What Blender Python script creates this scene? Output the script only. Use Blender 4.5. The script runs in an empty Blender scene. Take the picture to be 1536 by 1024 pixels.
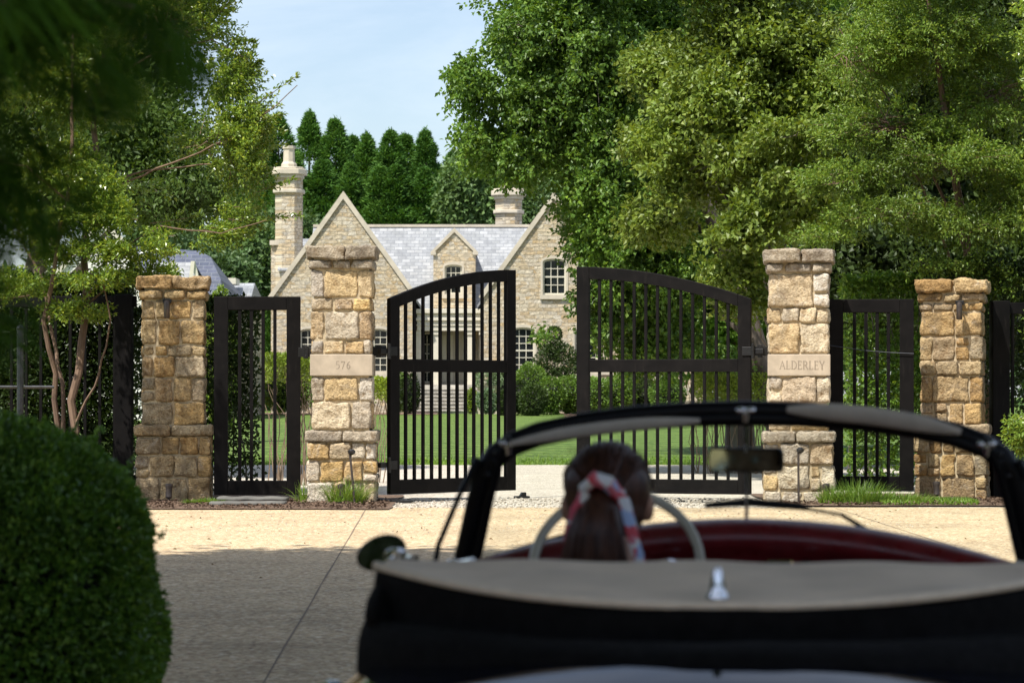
import bpy, bmesh, math, random
import numpy as np
from mathutils import Vector, Matrix, noise
R = math.radians
F = 4267.0; HOR = 592.0; CH = 1.27
scene = bpy.context.scene
COL = scene.collection

def W(x, y, Y):
    return Vector(((x - 768) / F * Y, Y, CH + (HOR - y) / F * Y))

# ------------------------------------------------------------------ objects
def tag(o, label=None, cat=None, group=None, kind=None):
    if label: o['label'] = label
    if cat: o['category'] = cat
    if group: o['group'] = group
    if kind: o['kind'] = kind
    return o

def empty(name, loc=(0, 0, 0), rz=0, **k):
    o = bpy.data.objects.new(name, None); COL.objects.link(o)
    o.location = loc; o.rotation_euler = (0, 0, rz); o.empty_display_size = .1
    return tag(o, **k)

def link(name, me, parent=None, mats=()):
    o = bpy.data.objects.new(name, me); COL.objects.link(o)
    for m in mats: me.materials.append(m)
    if parent: o.parent = parent
    return o

class MB:
    """collects faces; build() links them as one mesh"""
    def __init__(s): s.v = []; s.f = []; s.m = []
    def add(s, vs, fs, mi=0, M=None):
        n = len(s.v)
        for p in vs: s.v.append(tuple(M @ Vector(p)) if M else tuple(p))
        for f in fs: s.f.append([n + i for i in f]); s.m.append(mi)
        return s
    def box(s, x0, x1, y0, y1, z0, z1, mi=0, M=None):
        vs = [(x0,y0,z0),(x1,y0,z0),(x1,y1,z0),(x0,y1,z0),(x0,y0,z1),(x1,y0,z1),(x1,y1,z1),(x0,y1,z1)]
        return s.add(vs, [(0,3,2,1),(4,5,6,7),(0,1,5,4),(1,2,6,5),(2,3,7,6),(3,0,4,7)], mi, M)
    def prism(s, pts, y0, y1, mi=0, M=None):
        """outline pts (x, z) counter-clockwise seen from -y, extruded y0..y1"""
        n = len(pts)
        vs = [(x, y0, z) for x, z in pts] + [(x, y1, z) for x, z in pts]
        fs = [list(range(n)), list(range(2*n-1, n-1, -1))]
        for i in range(n):
            j = (i + 1) % n; fs.append([j, i, i + n, j + n])
        return s.add(vs, fs, mi, M)
    def tube(s, pts, rad, n=6, mi=0, cap=True, flat=None, M=None):
        pts = [Vector(p) for p in pts]
        if not hasattr(rad, '__len__'): rad = [rad] * len(pts)
        rings = []; prev = None
        for i, p in enumerate(pts):
            a = pts[max(i-1, 0)]; b = pts[min(i+1, len(pts)-1)]
            t = (b - a).normalized() if (b - a).length > 1e-9 else Vector((0,0,1))
            if prev is None:
                u = t.orthogonal().normalized() if flat is None else (Vector(flat) - t*t.dot(Vector(flat))).normalized()
            else:
                u = (prev - t * t.dot(prev)); u = u.normalized() if u.length > 1e-6 else t.orthogonal().normalized()
            prev = u; w = t.cross(u)
            r = rad[i]; ru, rw = (r, r) if not hasattr(r, '__len__') else r
            rings.append([p + u*math.cos(2*math.pi*k/n)*ru + w*math.sin(2*math.pi*k/n)*rw for k in range(n)])
        vs = [q for r_ in rings for q in r_]; fs = []
        for i in range(len(pts)-1):
            for k in range(n):
                k2 = (k+1) % n; fs.append([i*n+k, i*n+k2, (i+1)*n+k2, (i+1)*n+k])
        if cap: fs.append(list(range(n-1, -1, -1))); fs.append([(len(pts)-1)*n+k for k in range(n)])
        return s.add(vs, fs, mi, M)
    def lathe(s, prof, n=16, c=(0,0,0), axis='z', mi=0, M=None):
        vs = []; fs = []
        for r, h in prof:
            for k in range(n):
                a = 2*math.pi*k/n
                if axis == 'z': q = (c[0]+r*math.cos(a), c[1]+r*math.sin(a), c[2]+h)
                elif axis == 'y': q = (c[0]+r*math.cos(a), c[1]+h, c[2]-r*math.sin(a))
                else: q = (c[0]+h, c[1]+r*math.cos(a), c[2]+r*math.sin(a))
                vs.append(q)
        for i in range(len(prof)-1):
            for k in range(n):
                k2 = (k+1) % n; fs.append([i*n+k, i*n+k2, (i+1)*n+k2, (i+1)*n+k])
        fs.append(list(range(n-1, -1, -1))); fs.append([(len(prof)-1)*n+k for k in range(n)])
        return s.add(vs, fs, mi, M)
    def sphere(s, c, r, n=12, mi=0, M=None):
        rx, ry, rz = r if hasattr(r, '__len__') else (r, r, r)
        vs = [(c[0], c[1], c[2]-rz)]; fs = []; m = n//2
        for i in range(1, m):
            a = math.pi*i/m
            for k in range(n):
                b = 2*math.pi*k/n; vs.append((c[0]+rx*math.sin(a)*math.cos(b), c[1]+ry*math.sin(a)*math.sin(b), c[2]-rz*math.cos(a)))
        vs.append((c[0], c[1], c[2]+rz)); last = len(vs)-1
        for k in range(n):
            k2 = (k+1) % n; fs.append([0, 1+k2, 1+k]); fs.append([last, 1+(m-2)*n+k, 1+(m-2)*n+k2])
            for i in range(m-2): fs.append([1+i*n+k, 1+i*n+k2, 1+(i+1)*n+k2, 1+(i+1)*n+k])
        return s.add(vs, fs, mi, M)
    def mesh(s, name):
        me = bpy.data.meshes.new(name); me.from_pydata(s.v, [], s.f); me.update()
        for p, m in zip(me.polygons, s.m): p.material_index = m
        return me
    def build(s, name, mats, parent=None, smooth=False, bevel=0, loc=None, rz=None, angle=40):
        me = s.mesh(name)
        if not isinstance(mats, (list, tuple)): mats = [mats]
        o = link(name, me, parent, mats)
        if smooth:
            for p in me.polygons: p.use_smooth = True
            try: me.set_sharp_from_angle(angle=R(angle))
            except Exception: pass
        if bevel:
            b = o.modifiers.new('bevel', 'BEVEL'); b.width = bevel; b.segments = 2; b.limit_method = 'ANGLE'; b.angle_limit = R(35)
        if loc is not None: o.location = loc
        if rz is not None: o.rotation_euler = (0, 0, rz)
        return o

def np_mesh(name, V, Q, smooth=False):
    """V (n,3), Q (m,4) arrays -> mesh"""
    me = bpy.data.meshes.new(name)
    me.vertices.add(len(V)); me.vertices.foreach_set('co', np.ascontiguousarray(V, dtype=np.float32).ravel())
    k = Q.shape[1]
    me.loops.add(Q.size); me.loops.foreach_set('vertex_index', np.ascontiguousarray(Q, dtype=np.int32).ravel())
    me.polygons.add(len(Q)); me.polygons.foreach_set('loop_start', np.arange(0, Q.size, k, dtype=np.int32))
    try: me.polygons.foreach_set('loop_total', np.full(len(Q), k, dtype=np.int32))
    except Exception: pass
    me.update(calc_edges=True)
    me.polygons.foreach_set('use_smooth', np.full(len(Q), bool(smooth)))
    return me

def bake(o):
    """replace an object's mesh by its evaluated (modifiers applied) mesh"""
    dg = bpy.context.evaluated_depsgraph_get(); dg.update()
    me = bpy.data.meshes.new_from_object(o.evaluated_get(dg))
    o.modifiers.clear(); o.data = me
    return o

def copy_tree(o, parent=None):
    c = o.copy(); COL.objects.link(c)
    if parent: c.parent = parent
    for ch in list(o.children): copy_tree(ch, c)
    return c

# ------------------------------------------------------------------ materials
class NT:
    def __init__(s, name):
        s.m = bpy.data.materials.new(name); s.m.use_nodes = True
        s.t = s.m.node_tree; s.n = s.t.nodes; s.l = s.t.links
        s.b = s.n['Principled BSDF']; s.out = s.n['Material Output']
    def node(s, typ, **k):
        n = s.n.new(typ)
        for a, v in k.items():
            if a == 'inp':
                for key, val in v.items():
                    if hasattr(val, 'is_linked') or hasattr(val, 'links'): s.l.new(val, n.inputs[key])
                    else: n.inputs[key].default_value = val
            else: setattr(n, a, v)
        return n
    def coord(s, scale=(1,1,1), kind='Object', rot=(0,0,0)):
        tc = s.node('ShaderNodeTexCoord'); mp = s.node('ShaderNodeMapping', inp={'Scale': scale, 'Rotation': rot})
        s.l.new(tc.outputs[kind], mp.inputs['Vector']); return mp.outputs['Vector']
    def noise(s, vec, scale, detail=4, rough=.55, dist=0):
        return s.node('ShaderNodeTexNoise', inp={'Vector': vec, 'Scale': scale, 'Detail': detail, 'Roughness': rough, 'Distortion': dist}).outputs['Fac']
    def ramp(s, fac, stops, interp='LINEAR'):
        r = s.node('ShaderNodeValToRGB'); cr = r.color_ramp; cr.interpolation = interp
        while len(cr.elements) < len(stops): cr.elements.new(.5)
        for e, (p, c) in zip(cr.elements, stops):
            e.position = p; e.color = (c[0], c[1], c[2], 1) if hasattr(c, '__len__') else (c, c, c, 1)
        s.l.new(fac, r.inputs['Fac']); return r.outputs['Color']
    def mix(s, a, b, fac, blend='MIX'):
        n = s.node('ShaderNodeMix', data_type='RGBA', blend_type=blend)
        for key, val in ((0, fac), (6, a), (7, b)):
            if hasattr(val, 'links'): s.l.new(val, n.inputs[key])
            else: n.inputs[key].default_value = val if not hasattr(val, '__len__') or len(val) == 4 else (*val, 1)
        return n.outputs[2]
    def math(s, op, a, b=0.0):
        n = s.node('ShaderNodeMath', operation=op)
        for i, val in ((0, a), (1, b)):
            if hasattr(val, 'links'): s.l.new(val, n.inputs[i])
            else: n.inputs[i].default_value = val
        return n.outputs[0]
    def bump(s, h, strength=.5, dist=.01):
        n = s.node('ShaderNodeBump', inp={'Strength': strength, 'Distance': dist, 'Height': h})
        s.l.new(n.outputs[0], s.b.inputs['Normal']); return n
    def set(s, **k):
        names = {'col': 'Base Color', 'rough': 'Roughness', 'metal': 'Metallic', 'spec': 'Specular IOR Level', 'coat': 'Coat Weight'}
        for a, v in k.items():
            i = s.b.inputs[names[a]]
            if hasattr(v, 'links'): s.l.new(v, i)
            else: i.default_value = v if not hasattr(v, '__len__') or len(v) == 4 else (*v, 1)
        return s

def plain(name, col, rough=.5, metal=0, var=.15, scale=12, bump=.1, coat=0, spec=.5, bdist=.003):
    t = NT(name); v = t.coord()
    n = t.noise(v, scale, 5)
    c2 = tuple(c*(1-var*1.6) for c in col); c3 = tuple(min(1, c*(1+var)) for c in col)
    t.set(col=t.ramp(n, [(.3, c2), (.7, c3)]), metal=metal, coat=coat, spec=spec,
          rough=t.ramp(t.noise(v, scale*2.3, 3), [(.3, max(0, rough-.08)), (.7, min(1, rough+.1))]))
    if bump: t.bump(t.noise(v, scale*4, 4), bump, bdist)
    return t.m

def foliage(name, cols, rough=.42, trans=.32, tcol=None, spec=.5, nscale=.6, bright=1.55):
    t = NT(name)
    g = t.node('ShaderNodeNewGeometry')
    c = t.ramp(g.outputs['Random Per Island'], [(i/(len(cols)-1), (x[0]*bright*1.18, x[1]*bright, x[2]*bright*.7)) for i, x in enumerate(cols)])
    v = t.coord()
    big = t.ramp(t.noise(v, nscale, 2), [(.3, .72), (.7, 1.2)])
    c = t.mix(c, big, 1.0, 'MULTIPLY')
    oi = t.node('ShaderNodeObjectInfo'); c = t.mix(c, t.ramp(oi.outputs['Random'], [(0, (.80, .84, .80)), (1, (1.18, 1.12, 1.05))]), 1.0, 'MULTIPLY')
    t.set(col=c, rough=rough, spec=spec)
    trans *= .72
    tr = t.node('ShaderNodeBsdfTranslucent')
    tc = t.mix(c, tcol or (1.9, 1.7, .7), 1.0, 'MULTIPLY'); t.l.new(tc, tr.inputs['Color'])
    mx = t.node('ShaderNodeMixShader'); mx.inputs[0].default_value = trans
    t.l.new(t.b.outputs[0], mx.inputs[1]); t.l.new(tr.outputs[0], mx.inputs[2]); t.l.new(mx.outputs[0], t.out.inputs['Surface'])
    return t.m

def bark(name, a, b, scale=8):
    t = NT(name); v = t.coord((1, 1, .25)); n = t.noise(v, scale, 6, .65, .6)
    t.set(col=t.ramp(n, [(.3, a), (.7, b)]), rough=.85); t.bump(n, .8, .02); return t.m

def stone_islands(name, cols, stain, stain_amt):
    t = NT(name); g = t.node('ShaderNodeNewGeometry'); v = t.coord()
    c = t.ramp(g.outputs['Random Per Island'], [(i/(len(cols)-1), x) for i, x in enumerate(cols)])
    n1 = t.noise(v, 9, 7, .62, .4); n2 = t.noise(v, 38, 6, .65); n3 = t.noise(v, 2.6, 5, .6, 1.0)
    c = t.mix(c, t.ramp(n1, [(.28, (.55, .44, .32)), (.5, (1, 1, 1)), (.75, (1.32, 1.27, 1.2))]), 1, 'MULTIPLY')
    c = t.mix(c, t.ramp(n2, [(.32, (.45, .40, .34)), (.55, (1.10, 1.09, 1.07))]), .8, 'MULTIPLY')
    c = t.mix(c, stain, t.math('MULTIPLY', t.ramp(n3, [(.5, 0), (.68, 1)]), stain_amt))
    n4 = t.noise(v, 3.7, 6, .7, 1.5); c = t.mix(c, (.72,.68,.60), t.math('MULTIPLY', t.ramp(n4, [(.56, 0), (.66, 1)]), .5*(1-stain_amt)))
    t.set(col=c, rough=.88, spec=.3)
    h = t.math('ADD', t.math('MULTIPLY', n1, 1.2), n2); t.bump(h, 1.0, .03)
    return t.m

def ashlar(name, bw=.42, bh=.17):
    """coursed rubble for the far house walls: bricks of uneven width with per-block colour"""
    t = NT(name)
    tc = t.node('ShaderNodeTexCoord'); sp = t.node('ShaderNodeSeparateXYZ'); t.l.new(tc.outputs['Object'], sp.inputs[0])
    cb = t.node('ShaderNodeCombineXYZ'); t.l.new(t.math('ADD', sp.outputs[0], sp.outputs[1]), cb.inputs[0]); t.l.new(sp.outputs[2], cb.inputs[1])
    wob = t.node('ShaderNodeTexNoise', inp={'Vector': cb.outputs[0], 'Scale': 1.6, 'Detail': 3})
    vm = t.node('ShaderNodeVectorMath', operation='MULTIPLY_ADD'); t.l.new(wob.outputs['Color'], vm.inputs[0]); vm.inputs[1].default_value = (.32, .16, 0); t.l.new(cb.outputs[0], vm.inputs[2])
    def brick(w, h, off):
        b = t.node('ShaderNodeTexBrick', offset=.5, squash=1.7, squash_frequency=3, inp={'Vector': vm.outputs[0], 'Color1': (0,0,0,1), 'Color2': (1,1,1,1), 'Mortar': (.5,.5,.5,1), 'Scale': 1.0, 'Mortar Size': .013, 'Mortar Smooth': .3, 'Brick Width': w, 'Row Height': h})
        return b
    b1 = brick(bw, bh, 0)
    vo = t.node('ShaderNodeTexVoronoi', inp={'Vector': vm.outputs[0], 'Scale': 2.6, 'Randomness': 1.0})
    vsep = t.node('ShaderNodeSeparateColor'); t.l.new(vo.outputs['Color'], vsep.inputs[0])
    rnd = t.math('FRACT', t.math('ADD', t.math('MULTIPLY', b1.outputs['Color'], .9), t.math('MULTIPLY', vsep.outputs[0], .55)))
    c = t.ramp(rnd, [(0, (.40,.31,.19)), (.2, (.55,.45,.30)), (.4, (.46,.41,.33)), (.6, (.60,.52,.38)), (.8, (.48,.35,.19)), (1, (.62,.56,.45))])
    n = t.noise(cb.outputs[0], 7, 5, .6)
    c = t.mix(c, t.ramp(n, [(.3, .62), (.7, 1.2)]), .9, 'MULTIPLY')
    c = t.mix(c, (.34,.29,.21), t.math('MULTIPLY', b1.outputs['Fac'], .75))
    t.set(col=c, rough=.9)
    h = t.math('SUBTRACT', n, t.math('MULTIPLY', b1.outputs['Fac'], 1.3)); t.bump(h, .9, .06)
    return t.m

def slate(name, cols, axis='x'):
    t = NT(name)
    tc = t.node('ShaderNodeTexCoord'); sp = t.node('ShaderNodeSeparateXYZ'); t.l.new(tc.outputs['Object'], sp.inputs[0])
    cb = t.node('ShaderNodeCombineXYZ'); t.l.new(sp.outputs[0 if axis == 'x' else 1], cb.inputs[0]); t.l.new(sp.outputs[2], cb.inputs[1])
    b = t.node('ShaderNodeTexBrick', inp={'Vector': cb.outputs[0], 'Color1': (0,0,0,1), 'Color2': (1,1,1,1), 'Mortar': (.5,.5,.5,1), 'Scale': 1.0, 'Mortar Size': .010, 'Brick Width': .38, 'Row Height': .155})
    n = t.noise(cb.outputs[0], 3.2, 4)
    c = t.ramp(b.outputs['Color'], [(i/(len(cols)-1), x) for i, x in enumerate(cols)])
    c = t.mix(c, t.ramp(n, [(.3, .75), (.7, 1.18)]), .9, 'MULTIPLY')
    c = t.mix(c, (.16, .17, .19), b.outputs['Fac'])
    t.set(col=c, rough=.55, spec=.5); t.bump(t.math('SUBTRACT', b.outputs['Color'], t.math('MULTIPLY', b.outputs['Fac'], 2)), .5, .03)
    return t.m

M = {}
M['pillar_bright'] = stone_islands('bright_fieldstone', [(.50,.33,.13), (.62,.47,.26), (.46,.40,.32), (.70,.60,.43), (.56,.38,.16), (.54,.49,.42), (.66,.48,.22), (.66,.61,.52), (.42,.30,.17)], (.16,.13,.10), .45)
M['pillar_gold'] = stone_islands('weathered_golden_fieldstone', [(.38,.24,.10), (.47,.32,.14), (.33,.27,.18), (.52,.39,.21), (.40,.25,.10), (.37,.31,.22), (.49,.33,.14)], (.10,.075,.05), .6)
M['cap'] = stone_islands('grey_capstone', [(.40,.34,.25), (.46,.40,.31), (.36,.31,.24)], (.15,.12,.09), .55)
M['mortar'] = plain('sandy_mortar', (.52,.42,.27), .95, var=.2, scale=25, bump=.5)
M['plaque'] = plain('smooth_limestone', (.46,.38,.28), .8, var=.12, scale=7, bump=.15)
M['carved'] = plain('letter_shadow_stone', (.27,.22,.165), .9, var=.05)  # darker tone stands in for the shadow inside cut letters
def weathered_black():
    t = NT('weathered_black_timber'); v = t.coord((1, 1, 1)); n = t.noise(v, 5, 6, .65, .5); n2 = t.noise(t.coord((6, 6, .6)), 6, 5)
    t.set(col=t.mix(t.ramp(n, [(.35, (.004,.0035,.0035)), (.75, (.010,.0085,.008))]), (.03,.026,.022), t.math('MULTIPLY', t.ramp(n2, [(.58, 0), (.8, 1)]), .5)), rough=.6, spec=.12)
    t.bump(n2, .25, .004); return t.m
M['gate'] = weathered_black()
M['iron'] = plain('black_iron', (.02,.02,.02), .4, metal=.4)
M['steel'] = plain('dull_steel', (.07,.072,.078), .4, metal=.9)
M['fixture'] = plain('bronze_fixture', (.10,.08,.07), .4, metal=.6)
M['house'] = ashlar('coursed_fieldstone')
M['trim'] = plain('limestone_trim', (.52,.46,.36), .8, var=.1, scale=3, bump=.1)
M['cream'] = plain('cream_paint', (.62,.57,.46), .55, var=.05, bump=0)
M['frame'] = plain('cream_window_paint', (.62,.58,.46), .5, var=.04, bump=0)
M['white_wall'] = plain('pale_render', (.70,.68,.62), .8, var=.06, bump=.1)
M['slate'] = slate('pale_slate', [(.21,.22,.23), (.27,.28,.29), (.235,.245,.25), (.34,.35,.355), (.29,.297,.30)])
M['slate_dark'] = slate('blue_slate', [(.06,.07,.10), (.09,.10,.14), (.075,.085,.11)], 'x')
M['slate_side'] = slate('pale_slate_side', [(.24,.25,.28), (.32,.33,.36), (.28,.285,.31), (.41,.42,.44)], 'y')
M['pane'] = plain('window_glass', (.012,.014,.016), .06, var=.3, scale=.8, bump=0)
M['door'] = plain('cream_door_paint', (.48,.43,.33), .5, var=.05, bump=0)
M['bark_pink'] = bark('pinkish_bark', (.10,.06,.04), (.24,.155,.10))
M['bark_grey'] = bark('grey_bark', (.07,.055,.04), (.17,.14,.11))
M['twig'] = bark('dry_twigs', (.16,.11,.07), (.30,.22,.15), 20)
M['leaf_holly'] = foliage('glossy_holly_leaf', [(.035,.075,.016), (.07,.125,.022), (.05,.10,.02), (.12,.17,.03)], .3, .32, spec=.6, bright=2.5)
M['leaf_beech'] = foliage('round_green_leaf', [(.024,.062,.013), (.05,.105,.02), (.036,.082,.016), (.085,.15,.028)], .46, .36, spec=.4, bright=2.35)
M['leaf_maple'] = foliage('pale_maple_leaf', [(.06,.115,.022), (.10,.165,.035), (.075,.135,.028), (.13,.19,.05)], .46, .35, spec=.38, bright=1.42)
M['leaf_fine'] = foliage('yellow_green_fine_leaf', [(.030,.070,.014), (.065,.115,.02), (.05,.10,.018), (.10,.15,.03)], .46, .34, spec=.4, bright=2.15)
M['leaf_dark'] = foliage('dark_hedge_leaf', [(.018,.042,.012), (.035,.07,.017), (.025,.055,.015)], .5, .2, spec=.25, bright=1.0)  # hedges and back trees: shade put into a darker leaf colour
M['leaf_back'] = foliage('shaded_background_leaf', [(.020,.050,.012), (.042,.085,.018), (.03,.065,.015)], .5, .3, spec=.3, bright=1.6)
M['leaf_box'] = foliage('boxwood_leaf', [(.018,.055,.012), (.040,.10,.020), (.028,.075,.014), (.075,.15,.035)], .38, .25, nscale=3, bright=2.5)
M['leaf_hedge'] = foliage('light_hedge_leaf', [(.07,.13,.02), (.13,.21,.03), (.10,.17,.025)], .42, .35)
M['leaf_shrub'] = foliage('shrub_leaf', [(.04,.10,.018), (.08,.16,.028), (.06,.13,.022)], .45, .25)
M['leaf_blue'] = foliage('blue_green_leaf', [(.06,.12,.09), (.10,.17,.13), (.08,.14,.10)], .6, .15)
M['conifer'] = foliage('conifer_spray', [(.012,.040,.012), (.024,.066,.015), (.018,.052,.013), (.036,.085,.018)], .7, .2, spec=.2, nscale=.35, bright=2.7)
M['leaf_far'] = foliage('far_tree_leaf', [(.03,.075,.03), (.055,.11,.042), (.04,.09,.035)], .6, .2, nscale=.25)
M['needle'] = foliage('pine_needle', [(.016,.055,.008), (.035,.10,.012), (.022,.07,.010)], .7, .35, spec=.15, bright=1.6)
M['blade'] = foliage('grass_blade', [(.05,.12,.02), (.09,.18,.03), (.12,.21,.05)], .45, .3)
M['black_core'] = plain('deep_shade_core', (.012,.014,.008), .95, var=.3)  # near-black solid stands in for the shade inside clipped shrubs

def ground_mats():
    t = NT('mown_lawn'); v = t.coord()
    n = t.noise(v, 1.1, 5, .6); f = t.noise(t.coord((1, .35, 1)), 7, 7, .8); 
    wv = t.node('ShaderNodeTexWave', wave_type='BANDS', bands_direction='DIAGONAL', inp={'Vector': v, 'Scale': .28, 'Distortion': 1.2, 'Detail': 1})
    c = t.ramp(f, [(.33, (.040,.080,.012)), (.5, (.095,.155,.026)), (.68, (.19,.25,.06))])
    c = t.mix(c, t.ramp(n, [(.3, .75), (.7, 1.2)]), .8, 'MULTIPLY')
    c = t.mix(c, t.ramp(wv.outputs['Fac'], [(.35, .80), (.65, 1.2)]), .8, 'MULTIPLY')
    t.set(col=c, rough=.8, spec=.2); t.bump(f, 1, .06); M['lawn'] = t.m
    t = NT('exposed_aggregate'); v = t.coord()
    vo = t.node('ShaderNodeTexVoronoi', inp={'Vector': v, 'Scale': 46.0, 'Randomness': 1.0})
    sp = t.node('ShaderNodeSeparateColor'); t.l.new(vo.outputs['Color'], sp.inputs[0])
    c = t.ramp(sp.outputs[0], [(0, (.20,.13,.075)), (.22, (.48,.36,.21)), (.55, (.61,.485,.30)), (.8, (.45,.30,.17)), (1, (.77,.67,.48))])
    c = t.mix(c, t.ramp(t.noise(v, 14, 7, .8), [(.32, .62), (.68, 1.25)]), .9, 'MULTIPLY')
    c = t.mix(c, t.ramp(t.noise(v, .55, 6, .65, 1.2), [(.3, .74), (.5, 1.0), (.7, 1.1)]), .9, 'MULTIPLY')
    tc = t.node('ShaderNodeTexCoord'); sp2 = t.node('ShaderNodeSeparateXYZ'); t.l.new(tc.outputs['Object'], sp2.inputs[0]); nn = t.noise(t.coord((1, .15, 1)), 1.3, 5, .6)
    for x0 in (-.15, 1.25):
        dd = t.math('ABSOLUTE', t.math('SUBTRACT', t.math('ADD', sp2.outputs[0], t.math('MULTIPLY', nn, .5)), x0+.25)); c = t.mix(c, (.30, .24, .16), t.math('MULTIPLY', t.ramp(dd, [(.05, 1), (.22, 0)]), t.math('MULTIPLY', nn, .30)))
    st = t.ramp(t.noise(v, .33, 7, .75, 2.0), [(.52, 1), (.60, .88), (.68, 1)]); c = t.mix(c, st, 1, 'MULTIPLY')
    t.set(col=c, rough=.85, spec=.3); t.bump(t.math('SUBTRACT', 1.0, vo.outputs['Distance']), .7, .006); M['aggregate'] = t.m
    t = NT('pale_gravel'); v = t.coord()
    vo = t.node('ShaderNodeTexVoronoi', inp={'Vector': v, 'Scale': 38.0, 'Randomness': 1.0})
    sp = t.node('ShaderNodeSeparateColor'); t.l.new(vo.outputs['Color'], sp.inputs[0])
    c = t.ramp(sp.outputs[0], [(0, (.36,.31,.24)), (.4, (.56,.50,.41)), (.8, (.66,.61,.52)), (1, (.42,.35,.26))])
    c = t.mix(c, t.ramp(t.noise(v, 1.5, 6, .7), [(.3, .78), (.7, 1.12)]), .9, 'MULTIPLY')
    t.set(col=c, rough=.9, spec=.2); t.bump(t.math('SUBTRACT', 1.0, vo.outputs['Distance']), 1, .02); M['gravel'] = t.m
    t = NT('bark_mulch'); v = t.coord()
    n = t.noise(v, 30, 6, .7, .5)
    t.set(col=t.ramp(n, [(.3, (.07,.04,.025)), (.6, (.20,.13,.085)), (.75, (.32,.22,.15))]), rough=.95); t.bump(n, 1, .03); M['mulch'] = t.m
    M['flag'] = plain('bluestone_slab', (.13,.125,.11), .8, var=.2, scale=6, bump=.4)
    M['joint'] = plain('dark_joint', (.20,.15,.10), .95, var=.2, scale=40)
    M['step'] = plain('fieldstone_step', (.44,.41,.35), .85, var=.3, scale=4, bump=.5)
ground_mats()

# ------------------------------------------------------------------ foliage generators
def unit(a): return a / np.maximum(np.linalg.norm(a, axis=1, keepdims=True), 1e-9)

def leaves(P, D, L, Wd, rng, fold=.12, up=.9):
    n = len(P); D = unit(D)
    N = rng.normal(size=(n, 3)); N[:, 2] += up
    N = unit(N - D * np.sum(N*D, 1, keepdims=True)); S = np.cross(D, N)
    L = L * rng.uniform(.65, 1.25, (n, 1)); Wd = Wd * rng.uniform(.7, 1.2, (n, 1))
    V = np.empty((n, 4, 3))
    V[:, 0] = P; V[:, 2] = P + D*L - N*L*.12
    V[:, 1] = P + D*L*.45 + S*Wd*.5 + N*L*fold; V[:, 3] = P + D*L*.45 - S*Wd*.5 + N*L*fold
    return V

def gapfield(P, seed, freq):
    r = np.random.RandomState(seed); g = np.zeros(len(P))
    for i in range(7):
        k = unit(r.normal(size=(1, 3)))[0]*freq*r.uniform(.6, 2.0); g += np.sin(P @ k + r.uniform(0, 6.28))
    return g / 2.6

def crown(lobes, n_spray, seed, per=5, k=14, clump=.3, L=.08, Wd=.045, droop=.15, flat=1.0, gap=-.75, freq=1.2, inner=.3, twigs=None, spread=.5, tipdir=.5, over=.3):
    """lobes: (cx,cy,cz,rx,ry,rz). sprays run from inside a lobe to its skin and carry clumps of leaves"""
    rng = np.random.RandomState(seed); lob = np.array(lobes, float)
    vol = (lob[:, 3]*lob[:, 4]*lob[:, 5])**.75; idx = rng.choice(len(lob), n_spray, p=vol/vol.sum())
    c = lob[idx, :3]; r = lob[idx, 3:6]
    u = unit(rng.normal(size=(n_spray, 3))*np.array([1, 1, flat]))
    end = c + u*r*(.72 + over*rng.uniform(0, 1, (n_spray, 1))**1.5*1.2)
    start = c + u*r*rng.uniform(0, .3, (n_spray, 1)) + rng.normal(size=(n_spray, 3))*r*.1
    keep = gapfield(end, seed+5, freq) > gap
    start, end = start[keep], end[keep]; n = len(end)
    ax = end - start; ln = np.linalg.norm(ax, axis=1, keepdims=True); dr = ax/np.maximum(ln, 1e-6)
    cs, ds = [], []
    for j in range(per):
        t = inner + (1-inner)*(j + rng.uniform(0, 1, (n, 1)))/per
        p = start + ax*t; p[:, 2] -= (droop*ln*t*t)[:, 0]
        side = unit(np.cross(dr, rng.normal(size=(n, 3))))
        p = p + side*ln*.13*rng.uniform(-1, 1, (n, 1))*(1.3-t)
        d = dr + side*.5; d[:, 2] -= droop*1.3
        cs.append(p); ds.append(unit(d))
    C = np.concatenate(cs); D = np.concatenate(ds); m = len(C)
    t = rng.uniform(-.3, 1, (m, k, 1))
    P = C[:, None] + D[:, None]*t*clump + rng.normal(size=(m, k, 3))*clump*spread*np.array([1, 1, .6])*(1.15-.5*np.abs(t))*.55
    LD = D[:, None]*tipdir + rng.normal(size=(m, k, 3))*.55
    LD[..., 2] -= droop*.6
    V = leaves(P.reshape(-1, 3), LD.reshape(-1, 3), L, Wd, rng)
    if twigs is not None:
        sel = rng.choice(n, min(n, twigs[1]), replace=False)
        for i in sel:
            a, b = start[i], end[i]; q = []
            for s in (0, .35, .7, 1):
                p = a + (b-a)*s; q.append((p[0], p[1], p[2]-droop*ln[i, 0]*s*s))
            twigs[0].tube(q, [twigs[2], twigs[2]*.7, twigs[2]*.45, twigs[2]*.2], 3, cap=False)
    return V

def leaf_obj(name, V, mat, parent=None):
    V = np.concatenate(V) if isinstance(V, list) else V
    n = len(V); me = np_mesh(name, V.reshape(-1, 3), np.arange(n*4).reshape(n, 4))
    return link(name, me, parent, [mat])

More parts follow.
